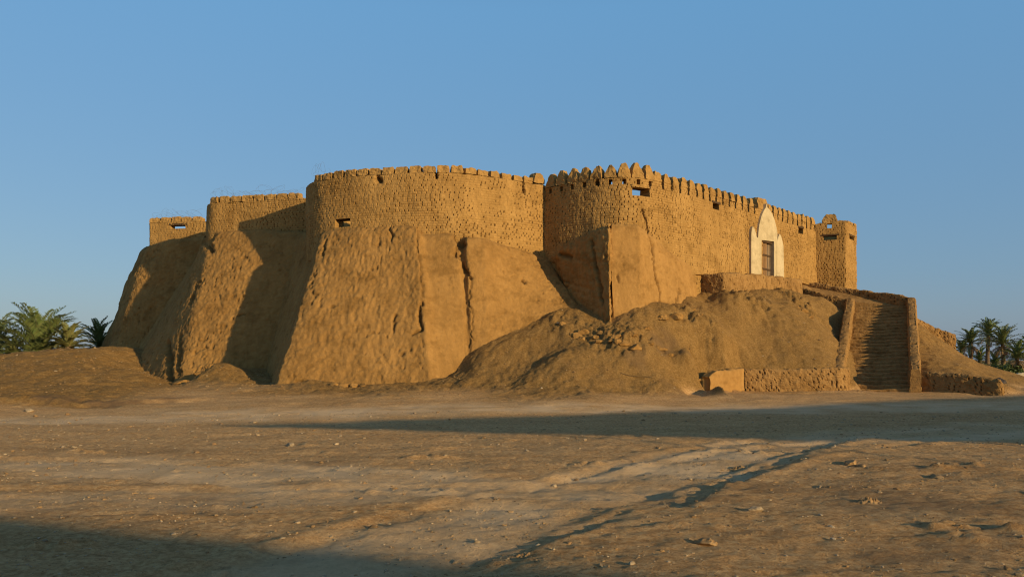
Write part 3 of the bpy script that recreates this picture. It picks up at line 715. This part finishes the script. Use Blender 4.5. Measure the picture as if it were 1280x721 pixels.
# left parapet: climbs beside the steps then turns left towards the terrace (near face on its outer side)
def lz(t): return zs0+(zs1-zs0)*max(0, min(1, t/LEN))
L = []
for t in np.linspace(-.1, LEN-.2, 9):
    c = sp(t, -hw-.44); L.append((c[0], c[1], float(lz(t))-.9 if t > .5 else .0, float(lz(t))+np.interp(t, [0, 1.5, 6, LEN], [1.02, .92, .80, .58])))
L2 = [at(1003, 362, 44.4), ]
pts = [(L2[0][0], L2[0][1], 4.6, 5.58), (16.9, 43.5, 4.2, 5.15)]+[L[-1]]+L[:-1][::-1]
ribbon('parapet_wall', pts, .42, 41, M['wallrub'], stair, embed=.4, sigma=.12)
Rp = []
for t in np.linspace(-.1, LEN+.1, 9):
    c = sp(t, hw); Rp.append((c[0], c[1], float(lz(t))-.4, float(lz(t))+np.interp(t, [0, 1.5, 6, LEN], [.95, .72, .65, .50])))
bk = [(16.95, 45.75, 5.2, 6.05), (19.0, 44.1, 4.6, 5.45)]
ribbon('parapet_wall', bk+Rp[::-1], .42, 43, M['wallrub'], stair, embed=.5, sigma=.08)
# ramp between the parapets up to the terrace
rp = [(*sp(LEN+.3, -hw), 4.38), (*sp(LEN+.3, hw), 4.38), (19.1, 44.4, 4.7), (17.0, 46.0, 5.9), (15.6, 44.6, 5.85), (16.9, 43.9, 5.0)]
build('landing', rp, [tuple(range(len(rp)))], M['wallrub'], stair, smooth=False, attrs=dict(pit=np.zeros(len(rp))))

# low walls on the plaza
p0 = at(896, 488, 31.7); p1 = at(930, 488, 33.15)
w = ribbon('plastered_wall', [(7.8, 31.45, .2, 1.0), (p0[0], p0[1], .2, 1.2), (p1[0], p1[1], .2, 1.22)],   .5, 51, M['plaster'], brick=False, rough=1.3, sigma=.12)
tag(w, 'short smooth plastered wall stub at the left end of the low rough wall', 'wall')
p2 = at(1000, 488, 32.9); p3 = at(1059, 489, 32.9); p4 = at(1064, 489, 33.6)
w = ribbon('low_wall', [(p1[0]-.1, p1[1]+.3, .0, 1.2), (p1[0], p1[1], .1, 1.24), (p2[0], p2[1], .1, 1.25), (p3[0]-.35, p3[1]-.05, .1, 1.26), (p3[0], p3[1]+.1, .1, 1.28), (p4[0]-.05, p4[1], .1, 1.26)], .4, 53, M['wallrub'], rough=.8)
tag(w, 'low rough mud brick wall running left from the foot of the stairway', 'wall')
r0 = sp(-.1, hw+.1); 
w = ribbon('low_wall', [(16.5, 33.35, .0, 1.12), (17.5, 32.4, .0, 1.04), (18.3, 31.65, .0, .98), (18.95, 31.0, .0, .90), (19.2, 31.2, .0, .78)], .45, 57, M['wallrub'], rough=.9)
tag(w, 'dark shaded rubble wall running right from the foot of the stairway', 'wall')
w = ribbon('boundary_wall', [(*at(1136, 405, 45)[:2], 2.9, 4.15), (*at(1160, 412, 45)[:2], 2.5, 3.72), (*at(1180, 425, 45)[:2], 2.0, 3.2), (*at(1184, 425, 44.9)[:2], 2.0, 3.22), (*at(1195, 440, 44.9)[:2], 1.4, 3.08)], .5, 59, M['wallrub'])
tag(w, 'sunlit broken mud wall stepping down the sand slope behind the stairway', 'wall')

# ============================================================ unseen wall, roof and block added to shade the plaza
w = ribbon('shadow_wall', [(18.5, 6.8, 0, 4.72), (28, 11.4, 0, 4.72), (38, 16.3, 0, 4.8)], .5, 71, M['plaster'], step=.25, brick=False)  # unseen, added to cast the wide end of the ground shadow
tag(w, 'tall plain mud wall, unseen, added to shade the right side of the plaza', 'wall')
shed_caster = empty('shadow_roof', (16, 5, 0), 'unseen flat roof on thin posts, added and shaped to cast a wedge of shadow', 'roof_caster')  # added unseen roof, outlined to match its wedge of ground shadow
rf_ = [(9.2, 5.0), (17.5, 2.7), (26.2, .3), (22.5, 4.1), (18.4, 7.4), (17.4, 7.5), (13, 6.3)]
nr = len(rf_)
build('roof', [(x, y, z) for z in (4.44, 4.54) for x, y in rf_], [tuple(range(nr))[::-1], tuple(range(nr, 2*nr))]+[(i, (i+1) % nr, (i+1) % nr+nr, i+nr) for i in range(nr)], M['oldwood'], shed_caster, smooth=False)
for (x, y) in ((13.6, 5.8), (17.6, 7.0), (18.0, 3.4), (25.4, 1.0)):
    pv = [(x+.05*math.cos(a_), y+.05*math.sin(a_), z) for z in (0, 4.44) for a_ in np.linspace(0, 5.24, 6)]
    build('post', pv, [(i, (i+1) % 6, (i+1) % 6+6, i+6) for i in range(6)], M['oldwood'], shed_caster, smooth=False)
house_caster = empty('shadow_house', (19, -8, 0), 'unseen flat roofed block added behind the viewpoint to shade the near ground', 'house_caster')  # added out of view for the shadow on the near ground
hp = np.array([(4, -2.8), (26, -10.7), (23.6, -17.4), (1.6, -9.5)])+np.array([-.2, -.65])
V = [(x, y, z) for z in (-.3, 4.0) for x, y in hp]
build('wall', V, [(0, 3, 2, 1)[::-1], (0, 1, 5, 4), (1, 2, 6, 5), (2, 3, 7, 6), (3, 0, 4, 7)], M['plaster'], house_caster, smooth=False, attrs=dict(pit=np.zeros(8)))
hp2 = hp+(hp-hp.mean(0))*.012
V = [(x, y, z) for z in (4.0, 4.22) for x, y in hp2]
build('roof', V, [(0, 1, 2, 3), (4, 5, 6, 7), (0, 1, 5, 4), (1, 2, 6, 5), (2, 3, 7, 6), (3, 0, 4, 7)], M['plaster'], house_caster, smooth=False, attrs=dict(pit=np.zeros(8)))

# ============================================================ PALMS
def frond_mesh(Vs, Fs, tones, base, az, el, length, droop, rs, leaf_len, tone, nl=34):
    n = 14; t = np.linspace(0, 1, n)
    ang = el-droop*t**1.5
    r = np.r_[0, np.cumsum(np.cos(ang[:-1])*length/(n-1))]; z = np.r_[0, np.cumsum(np.sin(ang[:-1])*length/(n-1))]
    side0 = rs.uniform(-.12, .12)
    hx, hy = math.cos(az), math.sin(az)
    C = np.stack([base[0]+hx*r-hy*side0*t**2*length, base[1]+hy*r+hx*side0*t**2*length, base[2]+z], 1)
    S = np.array([-hy, hx, 0])
    # rachis
    for k in range(n-1):
        w0, w1 = .028*(1-t[k]*.8), .028*(1-t[k+1]*.8); o_ = len(Vs)
        Vs += [tuple(C[k]-S*w0), tuple(C[k]+S*w0), tuple(C[k+1]+S*w1), tuple(C[k+1]-S*w1)]; Fs.append((o_, o_+1, o_+2, o_+3)); tones += [min(1, tone+.4)]*4
    for i in range(nl):
        s = .10+.9*(i+rs.uniform(0, .6))/nl; k = min(n-2, int(s*(n-1))); fr = s*(n-1)-k; c = C[k]*(1-fr)+C[k+1]*fr; T = (C[k+1]-C[k]); T /= np.linalg.norm(T)
        up = np.cross(T, S); up = up if up[2] > 0 else -up
        ll = leaf_len*(math.sin(math.pi*min(.97, .15+s*.8))**.6)*rs.uniform(.8, 1.1)
        for sg in (-1, 1):
            d = S*sg*.72+T*.62+up*rs.uniform(.15, .55); d /= np.linalg.norm(d)
            wv = np.cross(d, up); wv /= np.linalg.norm(wv); wd = .042
            tip = c+d*ll+np.array([0, 0, -.10*ll]); midp = c+d*ll*.5; o_ = len(Vs)
            Vs += [tuple(c-wv*wd*.4), tuple(midp-wv*wd), tuple(tip), tuple(midp+wv*wd)]; Fs.append((o_, o_+1, o_+2, o_+3))
            tt = float(np.clip(tone+rs.uniform(-.15, .2), 0, 1)); tones += [tt]*4
def palm_proto(loc, th, seed, nf, fl_, label, group, skirt=8, tone=.2, up=.0, name='date_palm'):
    rs = np.random.default_rng(seed); root = empty(name, loc, label, 'palm tree', group)
    # trunk
    n, m = int(max(4, th*7)), 14; V = []; 
    for i in range(n+1):
        t = i/n; r = .24-.05*t+.035*((i % 2))+.09*math.exp(-t*th/.3)
        for j in range(m):
            a = 2*math.pi*j/m+i*.35; rr = r*(1+.16*math.sin(j*3+i*1.7)); V.append((loc[0]+.12*math.sin(t*2.2+seed)*th*.3*t+rr*math.cos(a), loc[1]+rr*math.sin(a), loc[2]-.4+t*(th+.4)))
    f = [(i*m+j, i*m+(j+1) % m, (i+1)*m+(j+1) % m, (i+1)*m+j) for i in range(n) for j in range(m)]+[tuple(range(n*m, n*m+m))]
    build('trunk', V, f, M['trunk'], root)
    top = np.array([loc[0]+.12*math.sin(2.2+seed)*th*.3, loc[1], loc[2]+th])
    Vs, Fs, tn = [], [], []
    for k in range(nf):
        q = (k+.5)/nf; el = math.radians(86-96*q**1.15+rs.uniform(-7, 7)+up); az = k*2.39996+rs.uniform(-.25, .25)
        frond_mesh(Vs, Fs, tn, top+np.array([0, 0, -.25*q]), az, el, fl_*rs.uniform(.85, 1.08), math.radians(rs.uniform(45, 80)), rs, fl_*.17, tone+.25*q)
    build('crown', Vs, Fs, M['frond'], root, smooth=False, attrs=dict(tone=tn))
    if skirt:
        Vs, Fs, tn = [], [], []
        for k in range(skirt):
            az = k*2.39996+.7; el = math.radians(rs.uniform(-40, -10))
            frond_mesh(Vs, Fs, tn, top+np.array([0, 0, -.35]), az, el, fl_*rs.uniform(.5, .75), math.radians(50), rs, fl_*.12, .4, 22)
        build('dry_skirt', Vs, Fs, M['dryfrond'], root, smooth=False, attrs=dict(tone=tn))
    return root
def palm(px, pytop, Y, th, seed, nf, fl_, label, group, **kw):
    x = (px-640)/F*Y; z = EYE+(HOR-pytop)/F*Y      # z of the trunk top
    return palm_proto((x, Y, z-th), th, seed, nf, fl_, label, group, **kw)
GL = 'date palms on the left behind the sand bank'; GR = 'date palms in the grove at the far right'
palm(48, 444, 49, .9, 1, 76, 3.5, 'largest bushy date palm at the left, full grey green crown touching the sand bank', GL, skirt=16, tone=.2, up=0)
palm(-6, 438, 52, 1.6, 2, 46, 2.7, 'date palm cut off by the left edge of the photo', GL, skirt=6, tone=.2)
palm(86, 432, 47.5, 1.0, 3, 34, 1.7, 'small yellowing date palm with dry brown fronds right of the largest bushy palm', GL, skirt=14, tone=.55)
palm(124, 432, 60, 1.2, 4, 34, 2.2, 'small date palm peeping out beside the left foot of the fort', GL, skirt=4, tone=.2)
palm(14, 450, 49, .5, 5, 26, 1.8, 'low date palm sucker at the foot of the largest bushy palm on its left side', GL, skirt=10, tone=.5)
palm(1234, 418, 108, 4.6, 6, 40, 2.7, 'tallest slim date palm in the right grove with a round open crown', GR, skirt=6, tone=.1)
palm(1213, 428, 104, 3.8, 7, 34, 2.5, 'date palm left of the tallest one, its shaggy trunk leaning on the sand slope edge', GR, skirt=14, tone=.15)
palm(1254, 429, 100, 3.2, 8, 40, 2.9, 'spreading date palm right of the tallest one with drooping dry skirt', GR, skirt=18, tone=.25)
palm(1203, 438, 112, 2.6, 9, 30, 2.1, 'dark small date palm nearest the end of the broken wall', GR, skirt=6, tone=.0)
palm(1272, 447, 96, 2.0, 10, 40, 2.5, 'low dense date palm near the right edge of the photo', GR, skirt=10, tone=.1)
palm(1284, 436, 110, 3.6, 11, 34, 2.4, 'date palm cut off by the right edge of the photo', GR, skirt=8, tone=.1)
palm(1224, 450, 118, 1.6, 12, 34, 2.4, 'low dark date palm filling the gap under the tallest palm', GR, skirt=6, tone=.0)
palm(1243, 455, 114, 1.4, 13, 34, 2.4, 'low dark date palm under the spreading palm', GR, skirt=6, tone=.0)

def bush(px, py, Y, w, h, seed, label):
    x = (px-640)/F*Y; rs_ = np.random.default_rng(seed); n = 1500
    root = empty('bush', (x, Y, zt(x, Y)), label, 'bush', 'dark scrub under the palm grove')
    z0 = EYE+(HOR-py)/F*Y
    d = rs_.normal(size=(n, 3)); d /= np.linalg.norm(d, axis=1, keepdims=True); r = rs_.uniform(.35, 1, n)**.5
    c = d*r[:, None]*np.array([w, w*.7, h]); c *= (1+.35*vn(d*2.2+seed, 3))[:, None]; c[:, 2] = np.abs(c[:, 2]); c += np.array([x, Y, z0-.3])
    a = rs_.normal(size=(n, 3)); a /= np.linalg.norm(a, axis=1, keepdims=True); b_ = np.cross(a, rs_.normal(size=(n, 3))); b_ /= np.linalg.norm(b_, axis=1, keepdims=True); l = .16
    V = np.stack([c-a*l, c-b_*l*.4, c+a*l, c+b_*l*.4], 1).reshape(-1, 3); fs = np.arange(4*n).reshape(-1, 4)
    build('foliage', V, fs, M['frond'], root, smooth=False, attrs=dict(tone=np.repeat(rs_.uniform(0, .35, n), 4)))
for k, (px, py, Y, w_, h_, lb) in enumerate(((1208, 466, 100, 1.9, 1.5, 'dark bush left of the shaggy trunk at the edge of the sand slope'), (1226, 466, 104, 1.8, 1.3, 'dark bush right under the tallest palm'), (1245, 467, 98, 1.8, 1.4, 'dark bush under the spreading palm'),
        (1263, 468, 96, 1.6, 1.6, 'dark bush between the spreading palm and the low dense palm'), (1288, 468, 102, 2.0, 1.5, 'dark bush cut off by the right edge of the photo'))):
    bush(px, py, Y, w_, h_, 60+k, lb)

# ============================================================ STONES, CLODS, RUBBLE, WIRE
def ico(sub=1):
    import bmesh
    bm = bmesh.new(); bmesh.ops.create_icosphere(bm, subdivisions=sub, radius=1)
    v = np.array([list(x.co) for x in bm.verts]); f = np.array([[q.index for q in x.verts] for x in bm.faces]); bm.free(); return v, f
IV1, IF1 = ico(1); IV3, IF3 = ico(3)
def stone_shape(seed, IV, flat=.6, amp=.5):
    rs = np.random.default_rng(seed); v = IV.copy()
    d = 1+amp*.6*vn(v*1.1+seed*7.7, 1)+amp*.3*vn(v*2.7+seed*3.1, 2)+amp*.12*vn(v*7+seed, 3); v = v*d[:, None]
    for k in range(5):      # broken facets
        nrm = rs.normal(size=3); nrm /= np.linalg.norm(nrm); h = rs.uniform(.55, .85); dd = v@nrm-h; v = v-np.clip(dd, 0, 9)[:, None]*nrm*.9
    v = v*np.array([1.25, .85, flat]); v[:, 2] = np.maximum(v[:, 2], -.25); return v
def stone(px, py, size, seed, label=None, mat='stone', Y=None, flat=.6, name='stone', group=None, amp=.5):
    if Y is None:
        Y = 1.6/((py-HOR)/F)
        for _ in range(6):
            x = (px-640)/F*Y; Y = (EYE-zt(x, Y))/((py-HOR)/F)
    x = (px-640)/F*Y; z = zt(x, Y)
    V = stone_shape(seed, IV3, flat, amp)*size; a = seed*1.3
    R_ = np.array([[math.cos(a), -math.sin(a), 0], [math.sin(a), math.cos(a), 0], [0, 0, 1]])
    V = V@R_.T+np.array([x, Y, z+size*.12])
    o = build(name, V, IF3, M[mat], smooth=False)
    return tag(o, label, 'clod' if name == 'earth_clod' else 'stone', group)
def pile(px, py, wx, wy, hz, n, seed, label):
    Y = 1.6/((py-HOR)/F)
    for _ in range(6):
        x = (px-640)/F*Y; Y = (EYE-zt(x, Y))/((py-HOR)/F)
    x = (px-640)/F*Y; g_ = np.linspace(-1.25, 1.25, 46); A, B = np.meshgrid(g_, g_, indexing='ij'); r = np.hypot(A, B)
    xx_, yy_ = x+A.ravel()*wx, Y+B.ravel()*wy; q = np.stack([xx_, yy_, xx_*0+seed*5], 1)
    env = ss(1.2, .1, r.ravel()+.35*vn(q*9, 1))
    cell = np.abs(vn(q*26, 2))+.6*np.abs(vn(q*55, 3)); hh = hz*env*(.35+1.0*cell)+.35*hz*env*vn(q*14, 5)
    zz_ = ztv(xx_, yy_)-.012+hh
    o = build('earth_clod', np.stack([xx_, yy_, zz_], 1), grid_faces(46, 46), M['clod'], smooth=False)
    return tag(o, label, 'clod')
pile(1084, 627, .22, .13, .040, 34, 1, 'crumbled yellowish heap of earth lying on the right side of the plaza')
pile(655, 694, .085, .05, .035, 22, 2, 'pale crumbly clod at the bottom centre beside the wheel track')
pile(918, 585, .22, .14, .04, 22, 3, 'low crumbly clod right of the wheel track in the middle distance')
if 0: stone(1090, 624, .20, 1, 'yellowish crumbled earth clod lying on the right side of the plaza', 'clod', flat=.4, name='earth_clod', amp=.9)
if 0: stone(1072, 626, .10, 21, 'small earth crumb touching the left side of the yellowish clod', 'clod', flat=.5, name='earth_clod', amp=.9)
if 0: stone(655, 692, .075, 2, 'pale crumbly clod at the bottom centre beside the wheel track', 'clod', flat=.6, name='earth_clod', amp=.9)
stone(1063, 580, .11, 3, 'dark jagged stone on the lip of the wheel track below the shadow', 'clod', flat=.5)
stone(1075, 583, .07, 4, 'smaller dark stone just right of the jagged one on the track lip', 'clod', flat=.5)
stone(945, 638, .07, 5, 'grey flat stone pair member in the middle right of the plaza', 'stone', flat=.5)
stone(1170, 597, .10, 6, 'flat stone lying alone on the far right of the raised ground', 'clod', flat=.4)
stone(885, 680, .08, 7, 'dark earth lump near the bottom right of centre', 'clod', flat=.5)
stone(790, 704, .028, 8, 'small whitish stone at the very bottom right of centre', 'stone')
stone(692, 609, .035, 9, 'pale tan stone standing in the light beside the wheel track', 'stone', flat=.9)
stone(372, 652, .03, 10, 'little pale stone left of centre just above the bottom shadow', 'stone')
stone(190, 580, .045, 11, 'pale stone on the left side of the pale track', 'stone')
stone(36, 517, .13, 12, 'pale round stone at the foot of the left sand bank', 'stone', Y=24.8)
stone(1250, 489, .28, 13, 'blackish rock on the sand below the palm grove', 'darkrock', Y=33.5, flat=.8)
stone(1243, 493, .2, 14, 'pale rock just below the blackish rock at the right', 'stone', Y=32.7, flat=.5)
stone(1279, 473, .9, 15, 'whitewashed block lying in front of the palm grove', 'white', Y=70, flat=.5)
stone(822, 560, .05, 16, 'dark pebble right of centre close to the big shadow edge', 'clod')
stone(420, 555, .05, 17, 'light pebble left of centre just below the thin shadow tip', 'stone')
# scattered stones nobody could tell apart
protos = []
for k in range(6):
    me = bpy.data.meshes.new('scattered_stone'); v = stone_shape(200+k, IV3 if k < 3 else ico(2)[0]); ff = IF3 if k < 3 else ico(2)[1]
    me.from_pydata([tuple(a) for a in v], [], [tuple(int(i) for i in a) for a in ff]); me.materials.append(M['stone' if k % 2 else 'clod']); protos.append(me)
rs = np.random.default_rng(31)
NSX = 170; yy = 5.5+19*rs.uniform(0, 1, NSX)**1.4; xx = rs.uniform(-.68, .68, NSX)*yy; ssz = np.clip(.0105*np.exp(rs.normal(0, .6, NSX)), .006, .05)*(1+yy/16)
zz = ztv(xx, yy)
for k in range(NSX):
    o = bpy.data.objects.new('scattered_stone', protos[k % 6]); COL.objects.link(o); o.location = (xx[k], yy[k], zz[k]+.1*ssz[k]); o.rotation_euler = (rs.uniform(-.3, .3), rs.uniform(-.3, .3), rs.uniform(0, 6.28)); o.scale = (ssz[k],)*3
    tag(o, 'small stone scattered on the dusty plaza in front of the fort', 'stone', 'small stones scattered on the plaza')
# rubble on the mounds
RS = [(730, 388, 33), (722, 396, 32.9), (744, 404, 32.4), (768, 412, 32), (790, 408, 32.1), (752, 398, 32.6), (705, 392, 33.6), (808, 398, 32.9), (828, 392, 33.6), (238, 480, 35.3), (246, 474, 35.3), (252, 480, 35), (780, 424, 31.7), (862, 388, 35), (845, 404, 33.8), (873, 402, 34.6), (236, 492, 34.4), (228, 486, 35), (766, 424, 31.9), (773, 428, 31.7), (786, 424, 31.8), (794, 430, 31.6), (812, 420, 32), (824, 412, 32.3), (838, 418, 32.2), (716, 404, 33.0), (728, 410, 32.6), (748, 416, 32.1), (884, 470, 32.4), (874, 478, 31.8), (996, 392, 38.3), (1004, 396, 38), (985, 388, 38.8), (226, 478, 36), (262, 470, 35.4), (1012, 398, 37.8)]
for k, (px, py, Y) in enumerate(RS):
    x = (px-640)/F*Y; z = zt(x, Y); s_ = rs.uniform(.09, .27)
    V = stone_shape(300+k, IV3, .75, .8)*s_+np.array([x, Y, z-.03]); o = build('mud_lump', V, IF3, M['pise'], smooth=False, attrs=dict(pit=np.zeros(len(V))))
    tag(o, 'broken lump of mud half buried in the sand below the walls', 'mud lump', 'fallen mud lumps at the foot of the fort')
# remnant of a brick footing before the main buttress
Yb = 31.6
for k, (a, b_) in enumerate(((411, 422), (424, 436), (438, 447), (449, 458))):
    V = stone_shape(400+k, IV3, .5, .7)*np.array([(b_-a)/F*Yb/2.2, .16, .26])
    x = ((a+b_)/2-640)/F*Yb; V = V+np.array([x, Yb, zt(x, Yb)])
    o = build('fallen_brick', V, IF3, M['plaster'], smooth=False, attrs=dict(pit=np.zeros(len(V))))
    tag(o, 'pale fallen brick lump in the row at the foot of the main left buttress', 'brick', 'fallen bricks at the foot of the main buttress')

# gravel: thousands of tiny pebbles, one object
N_ = 22000; gy = 4.6+19*rs.uniform(0, 1, N_)**1.5; gx = rs.uniform(-.72, .72, N_)*gy
dens = fbm(np.stack([gx, gy, gy*0], 1), (.5, .8, 1), 3, 90); keep = dens > rs.uniform(-.9, .6, N_); gx, gy = gx[keep], gy[keep]; N_ = len(gx)

mx = rs.uniform(-26, 21, 26000); my = rs.uniform(24.5, 43, 26000); mh = hbase(mx, my); mk = (mh > .3) & (fbm(np.stack([mx, my, my*0], 1), (.6, .6, 1), 3, 91) > rs.uniform(-.7, .9, 26000)); gx = np.r_[gx, mx[mk]]; gy = np.r_[gy, my[mk]]; N_ = len(gx)
gz = ztv(gx, gy); gs = np.clip(.0042*np.exp(rs.normal(0, .55, N_)), .002, .02)*(1+gy/12)
base_ = np.array([stone_shape(500+k, IV1) for k in range(8)])
sel = rs.integers(0, 8, N_); ang = rs.uniform(0, 6.28, N_); B_ = base_[sel]
cx, sx = np.cos(ang)[:, None], np.sin(ang)[:, None]
VX = B_[..., 0]*cx-B_[..., 1]*sx; VY = B_[..., 0]*sx+B_[..., 1]*cx
V = np.stack([VX*gs[:, None]+gx[:, None], VY*gs[:, None]+gy[:, None], B_[..., 2]*gs[:, None]+gz[:, None]+gs[:, None]*.1], 2).reshape(-1, 3)
FF = (IF1[None]+(np.arange(N_)*len(IV1))[:, None, None]).reshape(-1, 3)
mi = np.repeat((rs.uniform(0, 1, N_) > np.where(gy > 24.5, .12, .5)).astype(int), len(IF1))
gr = build('gravel', V, FF, None, smooth=False, recentre=False, mats=[M['stone'], M['clod']], midx=mi)
tag(gr, 'fine gravel strewn over the dusty ground', 'gravel', kind='stuff')

# thorny wire tangles on the parapets
def wire(name, P_, a, b_, z0, seed, label, lo=0, turns=9, rad=.28):
    ua, ub = P_.u_at(a, lo=lo), P_.u_at(b_, lo=lo); rs2 = np.random.default_rng(seed); cu = bpy.data.curves.new(name, 'CURVE'); cu.dimensions = '3D'; cu.bevel_depth = .0025; cu.bevel_resolution = 0
    for w_ in range(2):
        sp_ = cu.splines.new('POLY'); n = 130; sp_.points.add(n-1); ph = rs2.uniform(0, 6)
        for i in range(n):
            t = i/(n-1); u = ua+(ub-ua)*t+.28*math.sin(t*turns*6.28+ph+w_); r = rad*(.6+.5*math.sin(t*11+ph)*math.sin(t*23)); c = P_.xy(u)-P_.nrm(u)*(.3+.2*math.cos(t*turns*6.28+ph))
            sp_.points[i].co = (c[0], c[1], z0+.05+max(-.02, r+r*math.sin(t*turns*6.28*.93+ph)), 1)
    o = bpy.data.objects.new(name, cu); COL.objects.link(o); cu.materials.append(M['wire'])
    dg = bpy.context.evaluated_depsgraph_get(); me = bpy.data.meshes.new_from_object(o.evaluated_get(dg)); bpy.data.objects.remove(o)
    me.name = name; o = bpy.data.objects.new(name, me); COL.objects.link(o); tag(o, label, 'barbed wire', 'wire tangles on the battlements')
wire('wire_tangle', W1, 190, 246, 10.05, 1, 'thin wire coils on the lowest wall at the far left of the fort')
wire('wire_tangle', W2, 262, 370, 10.05, 2, 'thin wire coils along the second wall from the left of the fort', turns=14)
wire('wire_tangle', W3, 388, 400, 10.05, 3, 'short wire tangle at the left shoulder of the big round bastion', turns=2)
# dry stick lying on the hill slope left of the stairs
def tube(name, pts, r, mat, label, cat):
    pts = np.array(pts, float); V = []; m_ = 6
    for i, p in enumerate(pts):
        T = pts[min(i+1, len(pts)-1)]-pts[max(i-1, 0)]; T /= np.linalg.norm(T); A = np.cross(T, (0, 0, 1)); A /= np.linalg.norm(A); B2 = np.cross(T, A); rr = r*(1-.5*i/len(pts))
        for j in range(m_): a = 6.283*j/m_; V.append(p+A*rr*math.cos(a)+B2*rr*math.sin(a))
    f = [(i*m_+j, i*m_+(j+1) % m_, (i+1)*m_+(j+1) % m_, (i+1)*m_+j) for i in range(len(pts)-1) for j in range(m_)]
    return tag(build(name, V, f, mat), label, cat)
st_ = []
for t in np.linspace(0, 1, 8):
    px = 776+40*t; py = 467+7*t+1.2*math.sin(t*5); Y = 30.6; 
    for _ in range(20):
        x = (px-640)/F*Y; zz_ = zt(x, Y); Y += ((EYE-(py-HOR)/F*Y)-zz_)*.5
    st_.append((x, Y, zz_+.03))
tube('dry_stick', st_, .014, M['twig'], 'long dry stick lying on the sand slope below the plastered buttress', 'stick')

# ============================================================ CAMERA, LIGHT, SKY
cam = bpy.data.cameras.new('camera'); co = bpy.data.objects.new('camera', cam); COL.objects.link(co)
cam.sensor_width = 36; cam.lens = 36*F/1280; cam.shift_y = (HOR-360.5)/1280; cam.clip_end = 8000; cam.clip_start = .05
co.location = (0, 0, EYE); co.rotation_euler = (math.pi/2, 0, 0); sc.camera = co
AZ = math.radians(48); EL = math.radians(11.5)       # sun behind the camera, to its right
sd_ = Vector((math.sin(AZ)*math.cos(EL), -math.cos(AZ)*math.cos(EL), math.sin(EL)))
sl = bpy.data.lights.new('sun', 'SUN'); sl.energy = 5.0; sl.angle = math.radians(.8); sl.color = (1, .77, .42)
so = bpy.data.objects.new('sun', sl); COL.objects.link(so); so.rotation_euler = sd_.to_track_quat('Z', 'Y').to_euler(); so.location = sd_*60
w = bpy.data.worlds.new('World'); sc.world = w; w.use_nodes = True; nt = w.node_tree; bg = nt.nodes['Background']
sky = nt.nodes.new('ShaderNodeTexSky'); sky.sky_type = 'NISHITA'; sky.sun_disc = False; sky.sun_elevation = EL
sky.sun_rotation = math.pi-AZ; sky.air_density = 1.0; sky.dust_density = 1.0; sky.ozone_density = 1.5
nt.links.new(sky.outputs[0], bg.inputs['Color']); bg.inputs['Strength'].default_value = .044
bg2 = nt.nodes.new('ShaderNodeBackground'); tcw = nt.nodes.new('ShaderNodeTexCoord'); sxyz = nt.nodes.new('ShaderNodeSeparateXYZ'); nt.links.new(tcw.outputs['Generated'], sxyz.inputs[0])
nt.links.new(ramp(nt, sxyz.outputs['Z'], [(.0, (.118, .175, .270)), (.10, (.098, .198, .330)), (.40, (.094, .256, .462)), (.75, (.05, .13, .26))]), bg2.inputs['Color']); bg2.inputs['Strength'].default_value = 1.0     # even haze over the sky texture
ad = nt.nodes.new('ShaderNodeAddShader'); nt.links.new(bg.outputs[0], ad.inputs[0]); nt.links.new(bg2.outputs[0], ad.inputs[1]); nt.links.new(ad.outputs[0], nt.nodes['World Output'].inputs['Surface'])
sc.view_settings.view_transform = 'Standard'; sc.view_settings.look = 'None'; sc.view_settings.exposure = 0; sc.view_settings.gamma = 1
sc.render.engine = 'CYCLES'; sc.cycles.pixel_filter_type = 'BLACKMAN_HARRIS'; sc.cycles.filter_width = 1.15
